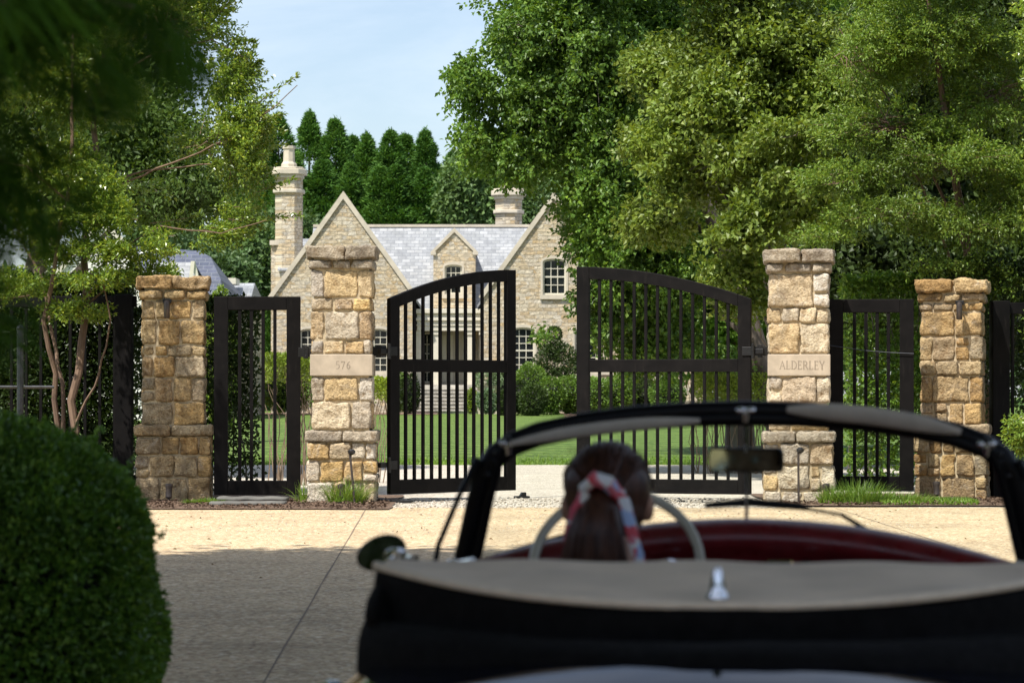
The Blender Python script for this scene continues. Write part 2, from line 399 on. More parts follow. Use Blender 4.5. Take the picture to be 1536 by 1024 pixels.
def sphere_shell(c, r, n, seed, L, Wd, power=2.0, zmin=-.9, lump=.05, rnd=.6, depth=.06, hole=None):
    """leaves standing on a superellipsoid skin (sheared shrubs)"""
    rng = np.random.RandomState(seed); u = unit(rng.normal(size=(n*2, 3))); u = u[u[:, 2] > zmin][:n]
    e = (np.abs(u)**power).sum(1, keepdims=True)**(-1/power); p = u*e
    lumps = 1 + lump*gapfield(p*np.array(r), seed, 6/max(max(r), .1)*.8)[:, None]
    pos = np.array(c) + p*np.array(r)*lumps*(1 - depth*rng.uniform(0, 1, (len(p), 1))**2*2)
    if hole is not None:
        k = gapfield(p*np.array(r), seed+9, hole[1]) < hole[0]; p, pos = p[k], pos[k]
    nr = unit(p/np.array(r))
    return leaves(pos, nr + rng.normal(size=nr.shape)*rnd, L, Wd, rng, up=.3)

def limb(mb, pts, r0, r1, n=7, wob=.04, seed=0):
    rnd = random.Random(seed); out = []; pts = [Vector(p) for p in pts]
    segs = 4; 
    for i in range(len(pts)-1):
        for k in range(segs): out.append(pts[i].lerp(pts[i+1], k/segs))
    out.append(pts[-1]); L = (pts[-1]-pts[0]).length
    for i in range(1, len(out)-1): out[i] = out[i] + Vector((rnd.uniform(-1, 1), rnd.uniform(-1, 1), rnd.uniform(-.5, .5)))*wob*L*.3
    m = len(out); mb.tube(out, [r0 + (r1-r0)*(i/(m-1))**.8 for i in range(m)], n)
    return out
def PL(x, y, Y, rx, ry, rd=None):
    """lobe from its place and size in photo pixels at distance Y"""
    p = W(x, y, Y); s = Y/F; return (p.x, p.y, p.z, rx*s, rd or rx*s, ry*s)
# ================================================================== THE GROUND
def gz(Y): 
    return 0 if Y < 54 else (.44*min(1, (Y-54)/66))
def sheet(name, xs, ys, mat, lift=0.0, edge=0, seed=0, kind='structure', noisez=0):
    """grid sheet following the terrain; edge = wander of its outline"""
    rnd = random.Random(seed); vs = []; fs = []
    for j, y in enumerate(ys):
        for i, x in enumerate(xs):
            dx = dy = 0
            if edge:
                if i in (0, len(xs)-1): dx = noise.noise(Vector((y*.9, seed, 0)))*edge + noise.noise(Vector((y*5, seed, 3)))*edge*.3
                if j in (0, len(ys)-1): dy = noise.noise(Vector((x*.9, seed, 9)))*edge + noise.noise(Vector((x*5, seed, 5)))*edge*.4
            vs.append((x+dx, y+dy, gz(y)+lift + (noisez*(noise.noise(Vector((x*3, y*3, seed)))) if noisez and i not in (0, len(xs)-1) and j not in (0, len(ys)-1) else 0)))
    n = len(xs)
    for j in range(len(ys)-1):
        for i in range(n-1): fs.append((j*n+i, j*n+i+1, (j+1)*n+i+1, (j+1)*n+i))
    mb = MB(); mb.add(vs, fs); o = mb.build(name, mat, smooth=True); o['kind'] = kind; return o
lin = lambda a, b, n: [a+(b-a)*i/(n-1) for i in range(n)]
sheet('lawn', lin(-500, 500, 11), [-150, -60, 0, 30, 54] + lin(60, 120, 7) + [200, 400, 900], M['lawn'])
sheet('gravel_court', lin(-26, 30, 120), lin(31.5, 51.4, 30), M['gravel'], .004, .25, 3)
sheet('driveway', lin(-5.6, 10, 80), lin(-14, 31.9, 40), M['aggregate'], .010, .03, 4)
sheet('mulch_bed', lin(-12, -1.35, 60), lin(31.2, 35.6, 20), M['mulch'], .022, .12, 5, noisez=.02)
sheet('mulch_bed', lin(3.0, 12, 60), lin(32.1, 36.0, 20), M['mulch'], .022, .10, 6, noisez=.02)
sheet('mulch_bed', lin(2.2, 16, 60), lin(108, 128, 12), M['mulch'], .02, .9, 7, noisez=.05)
sheet('mulch_bed', lin(-20, -3.2, 60), lin(119, 128, 12), M['mulch'], .02, .5, 8, noisez=.05)
# saw-cut control joints of the paving
jb = MB()
def joint(a, b, w=.0075, z=.0125):
    a = Vector(a); b = Vector(b); n = 24; L = []; d = (b-a).normalized(); s = Vector((-d.y, d.x))
    for i in range(n+1):
        p = a.lerp(b, i/n) + s*noise.noise(Vector((i*.4, a.x, 1)))*.006
        q = w*(.7+.5*noise.noise(Vector((i*1.7, 4, a.y)))); L += [(p.x-s.x*q, p.y-s.y*q, z), (p.x+s.x*q, p.y+s.y*q, z)]
    jb.add(L, [(2*i, 2*i+1, 2*i+3, 2*i+2) for i in range(n)])
joint((-1.62, 31.6), (-1.02, 10)); joint((-1.02, 10), (-.75, -8)); joint((-5.4, 27.2), (9.6, 27.6), .006); joint((-5.4, 14.2), (9.6, 14.2), .006); joint((3.6, 31.6), (3.9, -8))
jb.build('paving_joints', M['joint'])['kind'] = 'structure'

# ================================================================== STONE PILLARS
def stone_block(V, Fc, x0, x1, y0, y1, z0, z1, rnd, step=.028, rough=.019, rad=.018):
    """one dressed stone: a rounded box with a hammered, lumpy skin"""
    nx, ny, nz = [max(2, min(16, round(d/step))) for d in (x1-x0, y1-y0, z1-z0)]
    ids = {}; off = rnd.uniform(0, 100); cx, cy, cz = (x0+x1)/2, (y0+y1)/2, (z0+z1)/2
    hx, hy, hz = (x1-x0)/2, (y1-y0)/2, (z1-z0)/2; r = min(rad, hx*.6, hy*.6, hz*.6)
    tilt = (rnd.uniform(-.05, .05), rnd.uniform(-.05, .05))
    def vert(i, j, k):
        key = (i, j, k)
        if key in ids: return ids[key]
        p = Vector(((2*i/nx-1)*hx, (2*j/ny-1)*hy, (2*k/nz-1)*hz))
        q = Vector((max(-hx+r, min(hx-r, p.x)), max(-hy+r, min(hy-r, p.y)), max(-hz+r, min(hz-r, p.z))))
        d = p - q; nd = d.normalized() if d.length > 1e-7 else Vector((0, 0, 0))
        if d.length > r: p = q + nd*r
        w = Vector((p.x*6+off, p.y*6, p.z*6))
        h = noise.noise(w)*1.1 + noise.noise(w*2.9)*.7 + abs(noise.noise(w*6.5))*.6 - .35
        p = p + nd*(h*rough) + Vector((0, p.x*tilt[0] + p.z*tilt[1], 0))
        p.x += noise.noise(Vector((off, p.z*7, 2)))*.010; p.z += noise.noise(Vector((p.x*7, off, 5)))*.008
        V.append((p.x+cx, p.y+cy, p.z+cz)); ids[key] = len(V)-1; return ids[key]
    def face(a, b, f):
        for i in range(a):
            for j in range(b): Fc.append([vert(*f(i, j)), vert(*f(i+1, j)), vert(*f(i+1, j+1)), vert(*f(i, j+1))])
    face(nx, nz, lambda i, k: (i, 0, k)); face(nx, nz, lambda i, k: (nx-i, ny, k))
    face(ny, nz, lambda j, k: (nx, j, k)); face(ny, nz, lambda j, k: (0, ny-j, k))
    face(nx, ny, lambda i, j: (i, j, nz)); face(nx, ny, lambda i, j: (i, ny-j, 0))

def split(a, b, rnd, lo, hi):
    out = [a]; 
    while b - out[-1] > hi: out.append(out[-1] + rnd.uniform(lo, hi))
    if b - out[-1] < lo*.6 and len(out) > 1: out.pop()
    return out + [b]

def courses(V, Fc, w, z0, z1, rnd, hlo=.13, hhi=.34, proud=.0):
    zs = [z0]
    while z1 - zs[-1] > hhi*1.1: zs.append(zs[-1] + rnd.choice([rnd.uniform(hlo, hlo*1.4), rnd.uniform(hhi*.72, hhi), rnd.uniform(hhi*.72, hhi)]))
    if z1 - zs[-1] < hlo*.75 and len(zs) > 1: zs.pop()
    zs.append(z1); h = w/2; g = .006
    for c in range(len(zs)-1):
        a, b = zs[c]+g, zs[c+1]-g; t = .15; alt = c % 2
        hh = b-a
        for side in range(4):
            full = (side % 2 == alt); e = h if full else h - t
            xs = split(-e, e, rnd, max(.13, hh*.55), max(.26, hh*1.5))
            for i in range(len(xs)-1):
                u0, u1 = xs[i]+g, xs[i+1]-g; pr = proud + rnd.uniform(-.006, .016)
                parts = [(a, b)]
                if hh > .24 and u1-u0 < .2 and rnd.random() < .8:
                    m = a + hh*rnd.uniform(.35, .65); parts = [(a, m-g), (m+g, b)]
                for (p, q) in parts:
                    lo_, hi_ = h - t, h + pr
                    if side == 0: bb = (u0, u1, -hi_, -lo_)
                    elif side == 1: bb = (lo_, hi_, u0, u1)
                    elif side == 2: bb = (u0, u1, lo_, hi_)
                    else: bb = (-hi_, -lo_, u0, u1)
                    stone_block(V, Fc, *bb, p, q, rnd)

def ring(V, Fc, w, z0, z1, rnd, rough=.016, n=2, rad=.03):
    """a course of big slabs (ledge or cap): n slabs across, run right through"""
    xs = [-w/2] + sorted([-w/2 + w*(i+1)/n + rnd.uniform(-.06, .06) for i in range(n-1)]) + [w/2]
    for i in range(n): stone_block(V, Fc, xs[i]+.004, xs[i+1]-.004, -w/2+rnd.uniform(-.01, .01), w/2, z0, z1, rnd, rough=rough, rad=rad)

def pydata_obj(name, V, Fc, mat, parent):
    me = bpy.data.meshes.new(name); me.from_pydata(V, [], Fc); me.update()
    for p in me.polygons: p.use_smooth = True
    return link(name, me, parent, [mat])

def pillar(label, loc, rz, top, shaft, plinth, seed, mat, plaque=None, cap_w=None, cap=True):
    root = empty('stone_pillar', loc, rz, label=label, cat='pillar', group='stone gate pillars')
    rnd = random.Random(seed); k = top/3.0
    zl = .72*k if plaque else .78
    V, Fc = [], []; courses(V, Fc, plinth, 0.0, zl, rnd)
    if plaque:
        courses(V, Fc, shaft, zl+.14, 1.485, rnd); courses(V, Fc, shaft, 1.745, top-.28, rnd, hhi=.40)
    else: courses(V, Fc, shaft, zl+.13, top-.28, rnd)
    pydata_obj('stonework', V, Fc, mat, root)
    V, Fc = [], []; ring(V, Fc, plinth+.06, zl+.002, zl+.135, rnd, n=2, rough=.014); pydata_obj('ledge', V, Fc, M['cap'] if plaque else mat, root)
    cw = cap_w or shaft+.13
    V, Fc = [], []; ring(V, Fc, shaft+.065, top-.275, top-.165, rnd, n=3, rough=.02); ring(V, Fc, cw, top-.16, top, rnd, n=2, rough=.026, rad=.02)
    pydata_obj('capstone', V, Fc, M['cap'] if plaque else mat, root)
    mb = MB(); a = plinth/2-.030; b = shaft/2-.030
    mb.box(-a, a, -a, a, 0, zl); mb.box(-b, b, -b, b, zl, top-.08)
    mb.build('mortar_core', M['mortar'], root)
    if plaque:
        c = shaft/2+.012; mb = MB(); mb.box(-c, c, -c, c, 1.49, 1.74); pl = mb.build('name_plaque' if plaque != '576' else 'number_plaque', M['plaque'], root, bevel=.008)
        lettering(plaque, pl, c)
    return root

GLY = {  # serif capitals drawn with thick and thin strokes: ((x0,z0),(x1,z1),width); unit height
 'A': (.86, [((.06,0),(.42,1),.07), ((.42,1),(.80,0),.13), ((.2,.36),(.66,.36),.06), ((-.02,0),(.2,0),.05), ((.66,0),(.92,0),.05)]),
 'L': (.66, [((.14,0),(.14,1),.13), ((.02,0),(.62,0),.06), ((.02,1),(.28,1),.05), ((.62,0),(.62,.2),.05)]),
 'D': (.86, [((.14,0),(.14,1),.13), ((.02,1),(.45,1),.06), ((.02,0),(.45,0),.06), ((.45,1),(.72,.82),.09), ((.72,.82),(.80,.5),.12), ((.80,.5),(.72,.18),.12), ((.72,.18),(.45,0),.09)]),
 'E': (.66, [((.14,0),(.14,1),.13), ((.02,1),(.58,1),.06), ((.02,0),(.62,0),.06), ((.14,.52),(.48,.52),.06), ((.58,1),(.58,.84),.05), ((.62,0),(.62,.18),.05), ((.48,.44),(.48,.6),.04)]),
 'R': (.80, [((.14,0),(.14,1),.13), ((.02,1),(.42,1),.06), ((.42,1),(.6,.88),.09), ((.6,.88),(.6,.62),.11), ((.6,.62),(.42,.5),.09), ((.42,.5),(.14,.5),.06), ((.4,.5),(.76,0),.12), ((.02,0),(.28,0),.05), ((.7,0),(.84,0),.05)]),
 'Y': (.82, [((.08,1),(.42,.46),.12), ((.76,1),(.42,.46),.06), ((.42,.48),(.42,0),.12), ((-.04,1),(.2,1),.05), ((.64,1),(.86,1),.05), ((.28,0),(.56,0),.05)]),
 '5': (.66, [((.14,1),(.56,1),.09), ((.16,1),(.12,.56),.06), ((.12,.56),(.4,.62),.06), ((.4,.62),(.57,.48),.09), ((.57,.48),(.59,.26),.11), ((.59,.26),(.45,.05),.09), ((.45,.05),(.12,.02),.07)]),
 '7': (.64, [((.06,.98),(.6,.98),.09), ((.6,.98),(.22,0),.1), ((.06,.98),(.06,.82),.05)]),
 '6': (.68, [((.55,1),(.3,.8),.06), ((.3,.8),(.12,.45),.1), ((.12,.45),(.16,.14),.11), ((.16,.14),(.35,.0),.08), ((.35,0),(.56,.12),.08), ((.56,.12),(.6,.36),.11), ((.6,.36),(.44,.56),.08), ((.44,.56),(.16,.46),.06)]),
}
def lettering(text, parent, c):
    H = .092 if text != '576' else .085; gap = .15 if text != '576' else .2
    wid = sum(GLY[t][0]+gap for t in text) - gap; k = H*(.80 if text != '576' else .85); x = -wid*k/2 + (.035 if text != '576' else .02); z = 1.615-H/2
    mb = MB(); n = 0
    for t in text:
        w, st = GLY[t]
        for a, b, wd in st:
            A = Vector((x+a[0]*k, 0, z+a[1]*H)); B = Vector((x+b[0]*k, 0, z+b[1]*H)); d = (B-A).normalized(); s = Vector((-d.z, 0, d.x))*wd*k*.5
            A -= d*wd*k*.3; B += d*wd*k*.3; y = -c-.0012-.00008*n; n += 1
            mb.add([(A-s)+Vector((0, y, 0)), (B-s)+Vector((0, y, 0)), (B+s)+Vector((0, y, 0)), (A+s)+Vector((0, y, 0))], [(0, 1, 2, 3)])
        x += (w+gap)*k
    return mb.build('lettering', M['carved'], parent)

P_OL = (-4.03, 33.95, 0); P_IL = (-1.98, 33.35, 0); P_IR = (3.36, 33.35, 0); P_OR = (5.36, 34.6, 0)
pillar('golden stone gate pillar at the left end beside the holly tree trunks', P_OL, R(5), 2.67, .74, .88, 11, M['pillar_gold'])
pillar('sunlit stone gate pillar with a plaque carved 576 between side gate and open leaf', P_IL, R(0), 3.0, .70, .80, 22, M['pillar_bright'], '576')
pillar('sunlit stone gate pillar with the name plaque ALDERLEY seen above the windscreen', P_IR, R(-5), 2.96, .70, .80, 35, M['pillar_bright'], 'ALDERLEY')
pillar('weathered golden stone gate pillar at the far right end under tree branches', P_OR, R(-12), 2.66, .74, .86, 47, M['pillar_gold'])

# downlights under the caps of the outer pillars
def downlight(label, loc, rz):
    r = empty('wall_light', loc, rz, label=label, cat='wall light', group='downlights on the outer pillars')
    mb = MB(); mb.lathe([(.028, -.20), (.036, -.19), (.036, -.03), (.030, 0), (.012, .012)], 14, (0, -.10, 0)); mb.build('lamp_body', M['fixture'], r, smooth=True)
    mb = MB(); mb.box(-.05, .05, -.03, .03, -.02, .03); mb.tube([(0, -.02, .0), (0, -.07, .015), (0, -.10, -.01)], .012, 6); mb.build('bracket', M['iron'], r, bevel=.004)
downlight('small dark downlight fixed under the cap of the left end pillar', (P_OL[0]-.04, P_OL[1]-.38, 2.37), R(5))
downlight('small dark downlight fixed under the cap of the right end pillar', (P_OR[0]+.02, P_OR[1]-.42, 2.37), R(-12))

# ================================================================== GATES
def gate_leaf(label, hinge, ang, flip):
    """flip=+1: leaf runs to the right of the hinge, -1: to the left"""
    r = empty('gate_leaf', hinge, ang, label=label, cat='gate', group='two open leaves of the drive gate')
    w = 2.12; T = .032; S = .155; z0, zb, zm0, zm1 = .105, .275, 1.54, 1.69
    def arc(x, off=0):
        t = x/w; return 2.395 + .40*(1-(1-t)**1.9) - off
    f = lambda x: x*flip
    fr = MB()
    def pr(mb, pts, y0, y1):
        pts = [(f(x), z) for x, z in pts]
        if flip < 0: pts = pts[::-1]
        mb.prism(pts, y0, y1)
    pr(fr, [(0, z0), (S, z0), (S, arc(S)), (0, arc(0))], -T, T)
    pr(fr, [(w-S, z0), (w, z0), (w, arc(w)), (w-S, arc(w-S))], -T, T)
    N = 22; xs = [S + (w-2*S)*i/N for i in range(N+1)]
    pr(fr, [(x, arc(x, .145)) for x in xs] + [(x, arc(x)) for x in reversed(xs)], -T+.003, T-.003)
    fr.build('frame', M['gate'], r, bevel=.006)
    mb = MB(); pr(mb, [(S, zm0), (w-S, zm0), (w-S, zm1), (S, zm1)], -T+.003, T-.003); mb.build('middle_rail', M['gate'], r, bevel=.005)
    mb = MB(); pr(mb, [(S, z0), (w-S, z0), (w-S, zb), (S, zb)], -T+.003, T-.003); mb.build('bottom_rail', M['gate'], r, bevel=.005)
    for i in range(12):
        x = S + (w-2*S)*(i+.85)/12.7; mb = MB(); a = f(x)-.0175; b = f(x)+.0175
        mb.box(a, b, -.0165, .0165, zb-.004, zm0+.004); mb.box(a, b, -.0165, .0165, zm1-.004, arc(x, .145)+.012)
        mb.build('bar', M['gate'], r, bevel=.004)
    for z in (.45, 1.78):
        mb = MB(); mb.box(min(f(-.02), f(.10)), max(f(-.02), f(.10)), -T-.014, -T-.003, z-.05, z+.05); mb.tube([(f(-.03), -T-.01, z-.09), (f(-.03), -T-.01, z+.09)], .022, 10)
        mb.box(min(f(-.15), f(-.03)), max(f(-.15), f(-.03)), -.03, .03, z-.03, z+.03)
        mb.build('hinge', M['iron'], r, bevel=.003)
    return r
gate_leaf('left open gate leaf of black timber with arched top, beside the 576 pillar', (-1.445, 33.3, 0), R(46), 1)
gate_leaf('right open gate leaf of black timber with arched top, seen above the windscreen', (2.80, 33.3, 0), -R(17.5), -1)

def side_gate(label, loc, rz, w, top, bottom=.09):
    r = empty('side_gate', loc, rz, label=label, cat='gate', group='narrow side gates between pillars')
    S = .165; T = .03; mb = MB(); h = w/2
    mb.box(-h, -h+S, -T, T, bottom, top); mb.box(h-S, h, -T, T, bottom, top)
    mb.box(-h+S, h-S, -T+.003, T-.003, bottom, bottom+.17); mb.box(-h+S, h-S, -T+.003, T-.003, top-.16, top)
    mb.build('frame', M['gate'], r, bevel=.006)
    for i in range(4):
        x = -h+S + (w-2*S)*(i+1)/5; mb = MB(); mb.box(x-.02, x+.02, -.018, .018, bottom+.165, top-.155); mb.build('bar', M['gate'], r, bevel=.004)
    return r
side_gate('narrow black side gate left of the 576 pillar above stone slabs', (-3.01, 33.62, 0), R(3), 1.02, 2.43)
g = side_gate('narrow black side gate right of the ALDERLEY pillar with a thin wire across', (4.29, 33.95, 0), R(-6), 1.0, 2.41, .13)
mb = MB(); mb.tube([(-.5, -.05, 1.86), (-.1, -.055, 1.80), (.2, -.05, 1.775), (.5, -.05, 1.76)], .0045, 5); mb.build('wire', M['steel'], g)
# latch box between the 576 pillar and the side gate, gate operator boxes
for lab, p in (('black steel hinge post box on the right side of the 576 pillar', (-1.56, 33.35, 1.78)), ('black steel hinge bracket on the left side of the ALDERLEY pillar', (2.90, 33.32, 1.78)), ('black latch box on the left side of the 576 pillar', (-2.42, 33.45, 1.77))):
    mb = MB(); mb.box(-.09, .09, -.05, .05, -.055, .055); mb.box(-.03, .03, -.058, -.048, -.075, .075)
    for z in (-.045, .045): mb.lathe([(.009, -.062), (.009, -.048)], 8, (0, 0, z), 'y')
    o = mb.build('gate_bracket', M['iron'], bevel=.004, loc=p); tag(o, lab, 'bracket', 'steel brackets on the pillars')
mb = MB(); mb.box(-.09, .09, -.05, .05, 0, .025); mb.prism([(-.03, .025), (.05, .025), (.05, .07), (.0, .07)], -.03, .03)
tag(mb.build('gate_stop', M['iron'], bevel=.004, loc=(.12, 34.85, .008), rz=R(20)), 'small black floor stop at the free end of the left open gate leaf', 'gate stop')
mb = MB(); mb.box(-.2, .2, -.03, .03, 0, .03); mb.box(-.2, -.12, -.05, .05, .0, .05)
tag(mb.build('gate_shoe', M['iron'], bevel=.004, loc=(-1.35, 33.2, .01), rz=R(4)), 'flat black iron shoe on the gravel under the left leaf hinge', 'gate shoe')

def fence(label, a, b, top, n, post_ends):
    a = Vector(a); b = Vector(b); d = b-a; L = d.length; r = empty('picket_fence', a, math.atan2(d.y, d.x), label=label, cat='fence')
    for za_, zb2 in ((top-.14, top), (.12, .26)): mb = MB(); mb.box(0, L, -.025, .025, za_, zb2); mb.build('rail', M['gate'], r, bevel=.005)
    for x in post_ends: mb = MB(); mb.box(x-.11, x+.11, -.07, .07, 0, top+.02); mb.build('post', M['gate'], r, bevel=.008)
    mb = MB()
    for i in range(n): x = L*(i+.5)/n; mb.box(x-.0175, x+.0175, -.0165, .0165, .255, top-.135)
    o = mb.build('pickets', M['gate'], r); 
    return r
fence('dark picket fence with a wide post behind the holly tree trunks', (-8.9, 36.3, 0), (-4.75, 36.0, 0), 2.52, 22, [0.1, 1.75, 4.0])
fence('dark picket fence in deep shade right of the right end pillar', (5.85, 34.8, 0), (9.8, 35.6, 0), 2.40, 21, [.12, 2.0, 3.9])

# flagstones, ground lights, rods
for i, (x, y, w, d) in enumerate([(-2.98, 32.15, .86, .34), (-2.98, 32.75, .80, .42)]):
    mb = MB(); V, Fc = [], []; stone_block(V, Fc, -w/2, w/2, -d/2, d/2, 0, .05, random.Random(i), .05, .004, .012)
    o = pydata_obj('stone_slab', V, Fc, M['flag'], None); o.location = (x, y, .02+.03*i); tag(o, ['front bluestone slab at the foot of the left side gate', 'rear bluestone slab right under the left side gate'][i], 'paving slab', 'slabs by the left side gate')
def ground_light(label, loc, tilt=-.25):
    r = empty('ground_light', loc, 0, label=label, cat='ground light', group='small uplights at the pillar feet')
    Mx = Matrix.Rotation(tilt, 4, 'X')
    mb = MB(); mb.lathe([(.026, .05), (.036, .06), (.038, .17), (.044, .18), (.044, .215), (.030, .222), (.030, .205)], 14, M=Mx); mb.build('lamp_body', M['fixture'], r, smooth=True)
    mb = MB(); mb.tube([(0, 0, -.05), (0, 0, .07)], .010, 8); mb.lathe([(.05, 0), (.05, .012), (.02, .02)], 12); mb.build('stake', M['iron'], r, smooth=True)
ground_light('dark uplight on the mulch in front of the left end pillar', (-3.99, 33.05, .02))
ground_light('bronze uplight among grass blades in front of the 576 pillar', (-1.96, 32.65, .03))
ground_light('grey uplight in the grass in front of the ALDERLEY pillar', (3.62, 32.75, .03))
ground_light('dim uplight in front of the right end pillar seen through the windscreen', (5.02, 33.6, .03))
def rod(label, loc, h, lean):
    r = empty('riser_pipe', loc, 0, label=label, cat='pipe', group='thin standing pipes by the pillars')
    mb = MB(); mb.tube([(0, 0, -.05), (lean*.5, .02, h*.5), (lean, .03, h)], .013, 8); mb.build('pipe', M['fixture'], r, smooth=True)
    mb = MB(); mb.lathe([(.012, -.02), (.04, 0), (.045, .03), (.02, .05)], 10, (lean+.02, .02, h)); mb.build('pipe_head', M['steel'], r, smooth=True)
rod('thin leaning bronze pipe before the plinth of the 576 pillar', (-1.80, 32.6, .02), .58, -.06)
rod('thin upright grey pipe before the plinth of the ALDERLEY pillar', (3.28, 32.55, .02), .60, 0)
mb = MB(); mb.tube([(0, 0, 0), (0, 0, 1.95)], .035, 8); mb.tube([(-.6, 0, 1.35), (.35, 0, 1.35)], .016, 6); mb.sphere((0, 0, 1.96), .04, 8)
tag(mb.build('garden_post', M['steel'], smooth=True, loc=(-5.1, 29.5, 0)), 'grey metal post with a thin crossbar standing behind the clipped boxwood', 'post')
mb = MB(); mb.box(-.14, .14, -.06, .06, 0, .5); mb.lathe([(.05, .5), (.05, .56)], 12); 

# ================================================================== MAIN HOUSE
YH = 128.0; KH = F/YH
def HX(x, Y=YH): return (x-768)/F*Y
def HZ(y, Y=YH): return CH + (HOR-y)/F*Y
house = empty('stone_house', (0, 0, 0), 0, label='large pale stone manor house with twin gables and slate roof beyond the lawn', cat='house')
def wall(name, outline, Y0, Y1, holes, mat=None, parent=house):
    """outline (x, z) metres; holes (x0, x1, z0, z1, arch)"""
    mb = MB(); mb.prism(outline, Y0, Y1); o = mb.build(name, mat or M['house'], parent)
    for (x0, x1, z0, z1, ar) in holes:
        c = MB(); n = 8; pts = [(x0, z0), (x1, z0), (x1, z1-ar)]
        if ar: pts += [((x0+x1)/2 + (x1-x0)/2*math.cos(math.pi*i/n), z1-ar + ar*math.sin(math.pi*i/n)) for i in range(1, n)]
        pts += [(x0, z1-ar)]
        c.prism(pts, Y0-.5, Y1+.5); co = c.build('cutter', M['house'])
        b = o.modifiers.new('hole', 'BOOLEAN'); b.operation = 'DIFFERENCE'; b.solver = 'EXACT'; b.object = co
        bake(o); bpy.data.objects.remove(co)
    return o
def window(x0, x1, z0, z1, ar, Y, cols, rows, parent=house, sill=True, mid=None):
    """sash window set back in its opening"""
    n = 8; fw = .075
    def pts(d):
        a = [(x0+d, z0+d), (x1-d, z0+d), (x1-d, z1-ar-d*.5)]
        if ar: a += [((x0+x1)/2 + ((x1-x0)/2-d)*math.cos(math.pi*i/n), z1-ar-d*.5 + (ar-d*.5)*math.sin(math.pi*i/n)) for i in range(1, n)]
        return a + [(x0+d, z1-ar-d*.5)]
    o, i_ = pts(-.0), pts(fw); k = len(o); yf, yb = Y+.10, Y+.20
    vs = [(x, yf, z) for x, z in o] + [(x, yf, z) for x, z in i_] + [(x, yb, z) for x, z in i_] + [(x, yb, z) for x, z in o]; fs = []
    for j in range(k):
        j2 = (j+1) % k; fs += [[j, j2, k+j2, k+j], [k+j, k+j2, 2*k+j2, 2*k+j]]
    mb = MB(); mb.add(vs, fs)
    gx0, gx1, gz0, gz1 = x0+fw, x1-fw, z0+fw, z1-fw
    t = .016
    for c in range(1, cols): x = gx0+(gx1-gx0)*c/cols; mb.box(x-t, x+t, Y+.13, Y+.16, gz0, gz1-(.02 if not ar else .04))
    for r_ in range(1, rows):
        z = gz0+(gz1-gz0)*r_/rows; th = .032 if r_ == rows//2 else t; mb.box(gx0, gx1, Y+.125, Y+.158, z-th, z+th)
    w = mb.build('window', M['frame'], parent)
    mb = MB(); q = pts(fw*.5); mb.add([(x, Y+.165, z) for x, z in q], [list(range(len(q)))]); mb.build('pane', M['pane'], w)
    if sill: mb = MB(); mb.box(x0-.12, x1+.12, Y-.10, Y+.12, z0-.20, z0-.005); mb.build('sill', M['trim'], w)
    # slightly proud stone surround
    mb = MB(); e = .09
    mb.box(x0-e, x0-.001, Y-.03, Y+.09, z0, z1-ar); mb.box(x1+.001, x1+e, Y-.03, Y+.09, z0, z1-ar)
    m = 10; 
    if ar:
        A = [((x0+x1)/2 + ((x1-x0)/2+.002)*math.cos(math.pi*j/m), z1-ar+.002 + ar*math.sin(math.pi*j/m)) for j in range(m+1)]
        B = [((x0+x1)/2 + ((x1-x0)/2+e)*math.cos(math.pi*j/m), z1-ar+.002 + (ar+.14)*math.sin(math.pi*j/m)) for j in range(m+1)]
        for j in range(m): mb.prism([A[j], B[j], B[j+1], A[j+1]], Y-.03, Y+.09)
    mb.build('surround', M['trim'], w)
    return w
GR = .40
EZ = HZ(442)
def gable_block(px, half, apex_y, Y0, depth, wins, extra_left=0):
    x = HX(px); h = half/KH; za = HZ(apex_y); out = [(x-h, GR), (x+h, GR), (x+h, EZ), (x, za), (x-h, EZ)]
    holes = [(a, b, c, d, ar) for a, b, c, d, ar, *_ in wins]
    wall('gable_wall', out, Y0, Y0+.5, holes)
    for a, b, c, d, ar, cc, rr in wins: window(a, b, c, d, ar, Y0, cc, rr)
    mb = MB(); mb.box(x-h, x-h+.4, Y0+.5, Y0+depth, GR, EZ-.06); mb.box(x+h-.4, x+h, Y0+.5, Y0+depth, GR, EZ-.06); mb.build('side_wall', M['house'], house)
    # steep slate planes running back
    rf = MB(); sl = (za-EZ)/h
    for s in (-1, 1):
        p0 = (x, za-.10); p1 = (x+s*(h+.25), EZ-.10-.25*sl); t = .14
        pts = [p0, (p0[0], p0[1]-t), (p1[0], p1[1]-t), p1]
        if s > 0: pts = pts
        else: pts = pts[::-1]
        rf.prism(pts[::-1], Y0+.5, Y0+depth)
    rf.build('roof', M['slate_side'], house)
    # coping
    cp = MB(); t = .20
    for s in (-1, 1):
        a = Vector((x, za+.16)); b = Vector((x+s*(h+.18), EZ-.18*sl+.16)); d = (b-a).normalized(); n = Vector((-d.y, d.x)); n = n if n.y < 0 else -n
        pts = [a, b, b+n*t, Vector((a.x, a.y-t*1.75))]
        if s > 0: pts = pts[::-1]
        cp.prism([(p.x, p.y) for p in pts], Y0-.10, Y0+.62)
    cp.build('coping', M['trim'], house)
    mb = MB(); mb.box(x-h-.03, x+h+.03, Y0-.05, Y0-.0, HZ(562), HZ(556)); mb.build('water_table', M['trim'], house)
def wr(x0, x1, y0, y1, ar, c, r_): return (HX(x0), HX(x1), HZ(y1), HZ(y0), ar/KH, c, r_)
gable_block(515, 107, 292, 128.0, 15, [wr(450, 482, 493, 560, 4, 3, 6), wr(549, 582, 493, 560, 4, 3, 6), wr(500, 530, 392, 444, 4, 3, 4)])
gable_block(831, 107, 292, 128.0, 15, [wr(814, 849, 388, 442, 5, 3, 4), wr(766, 802, 491, 560, 5, 3, 6), wr(862, 896, 491, 560, 5, 3, 6)])
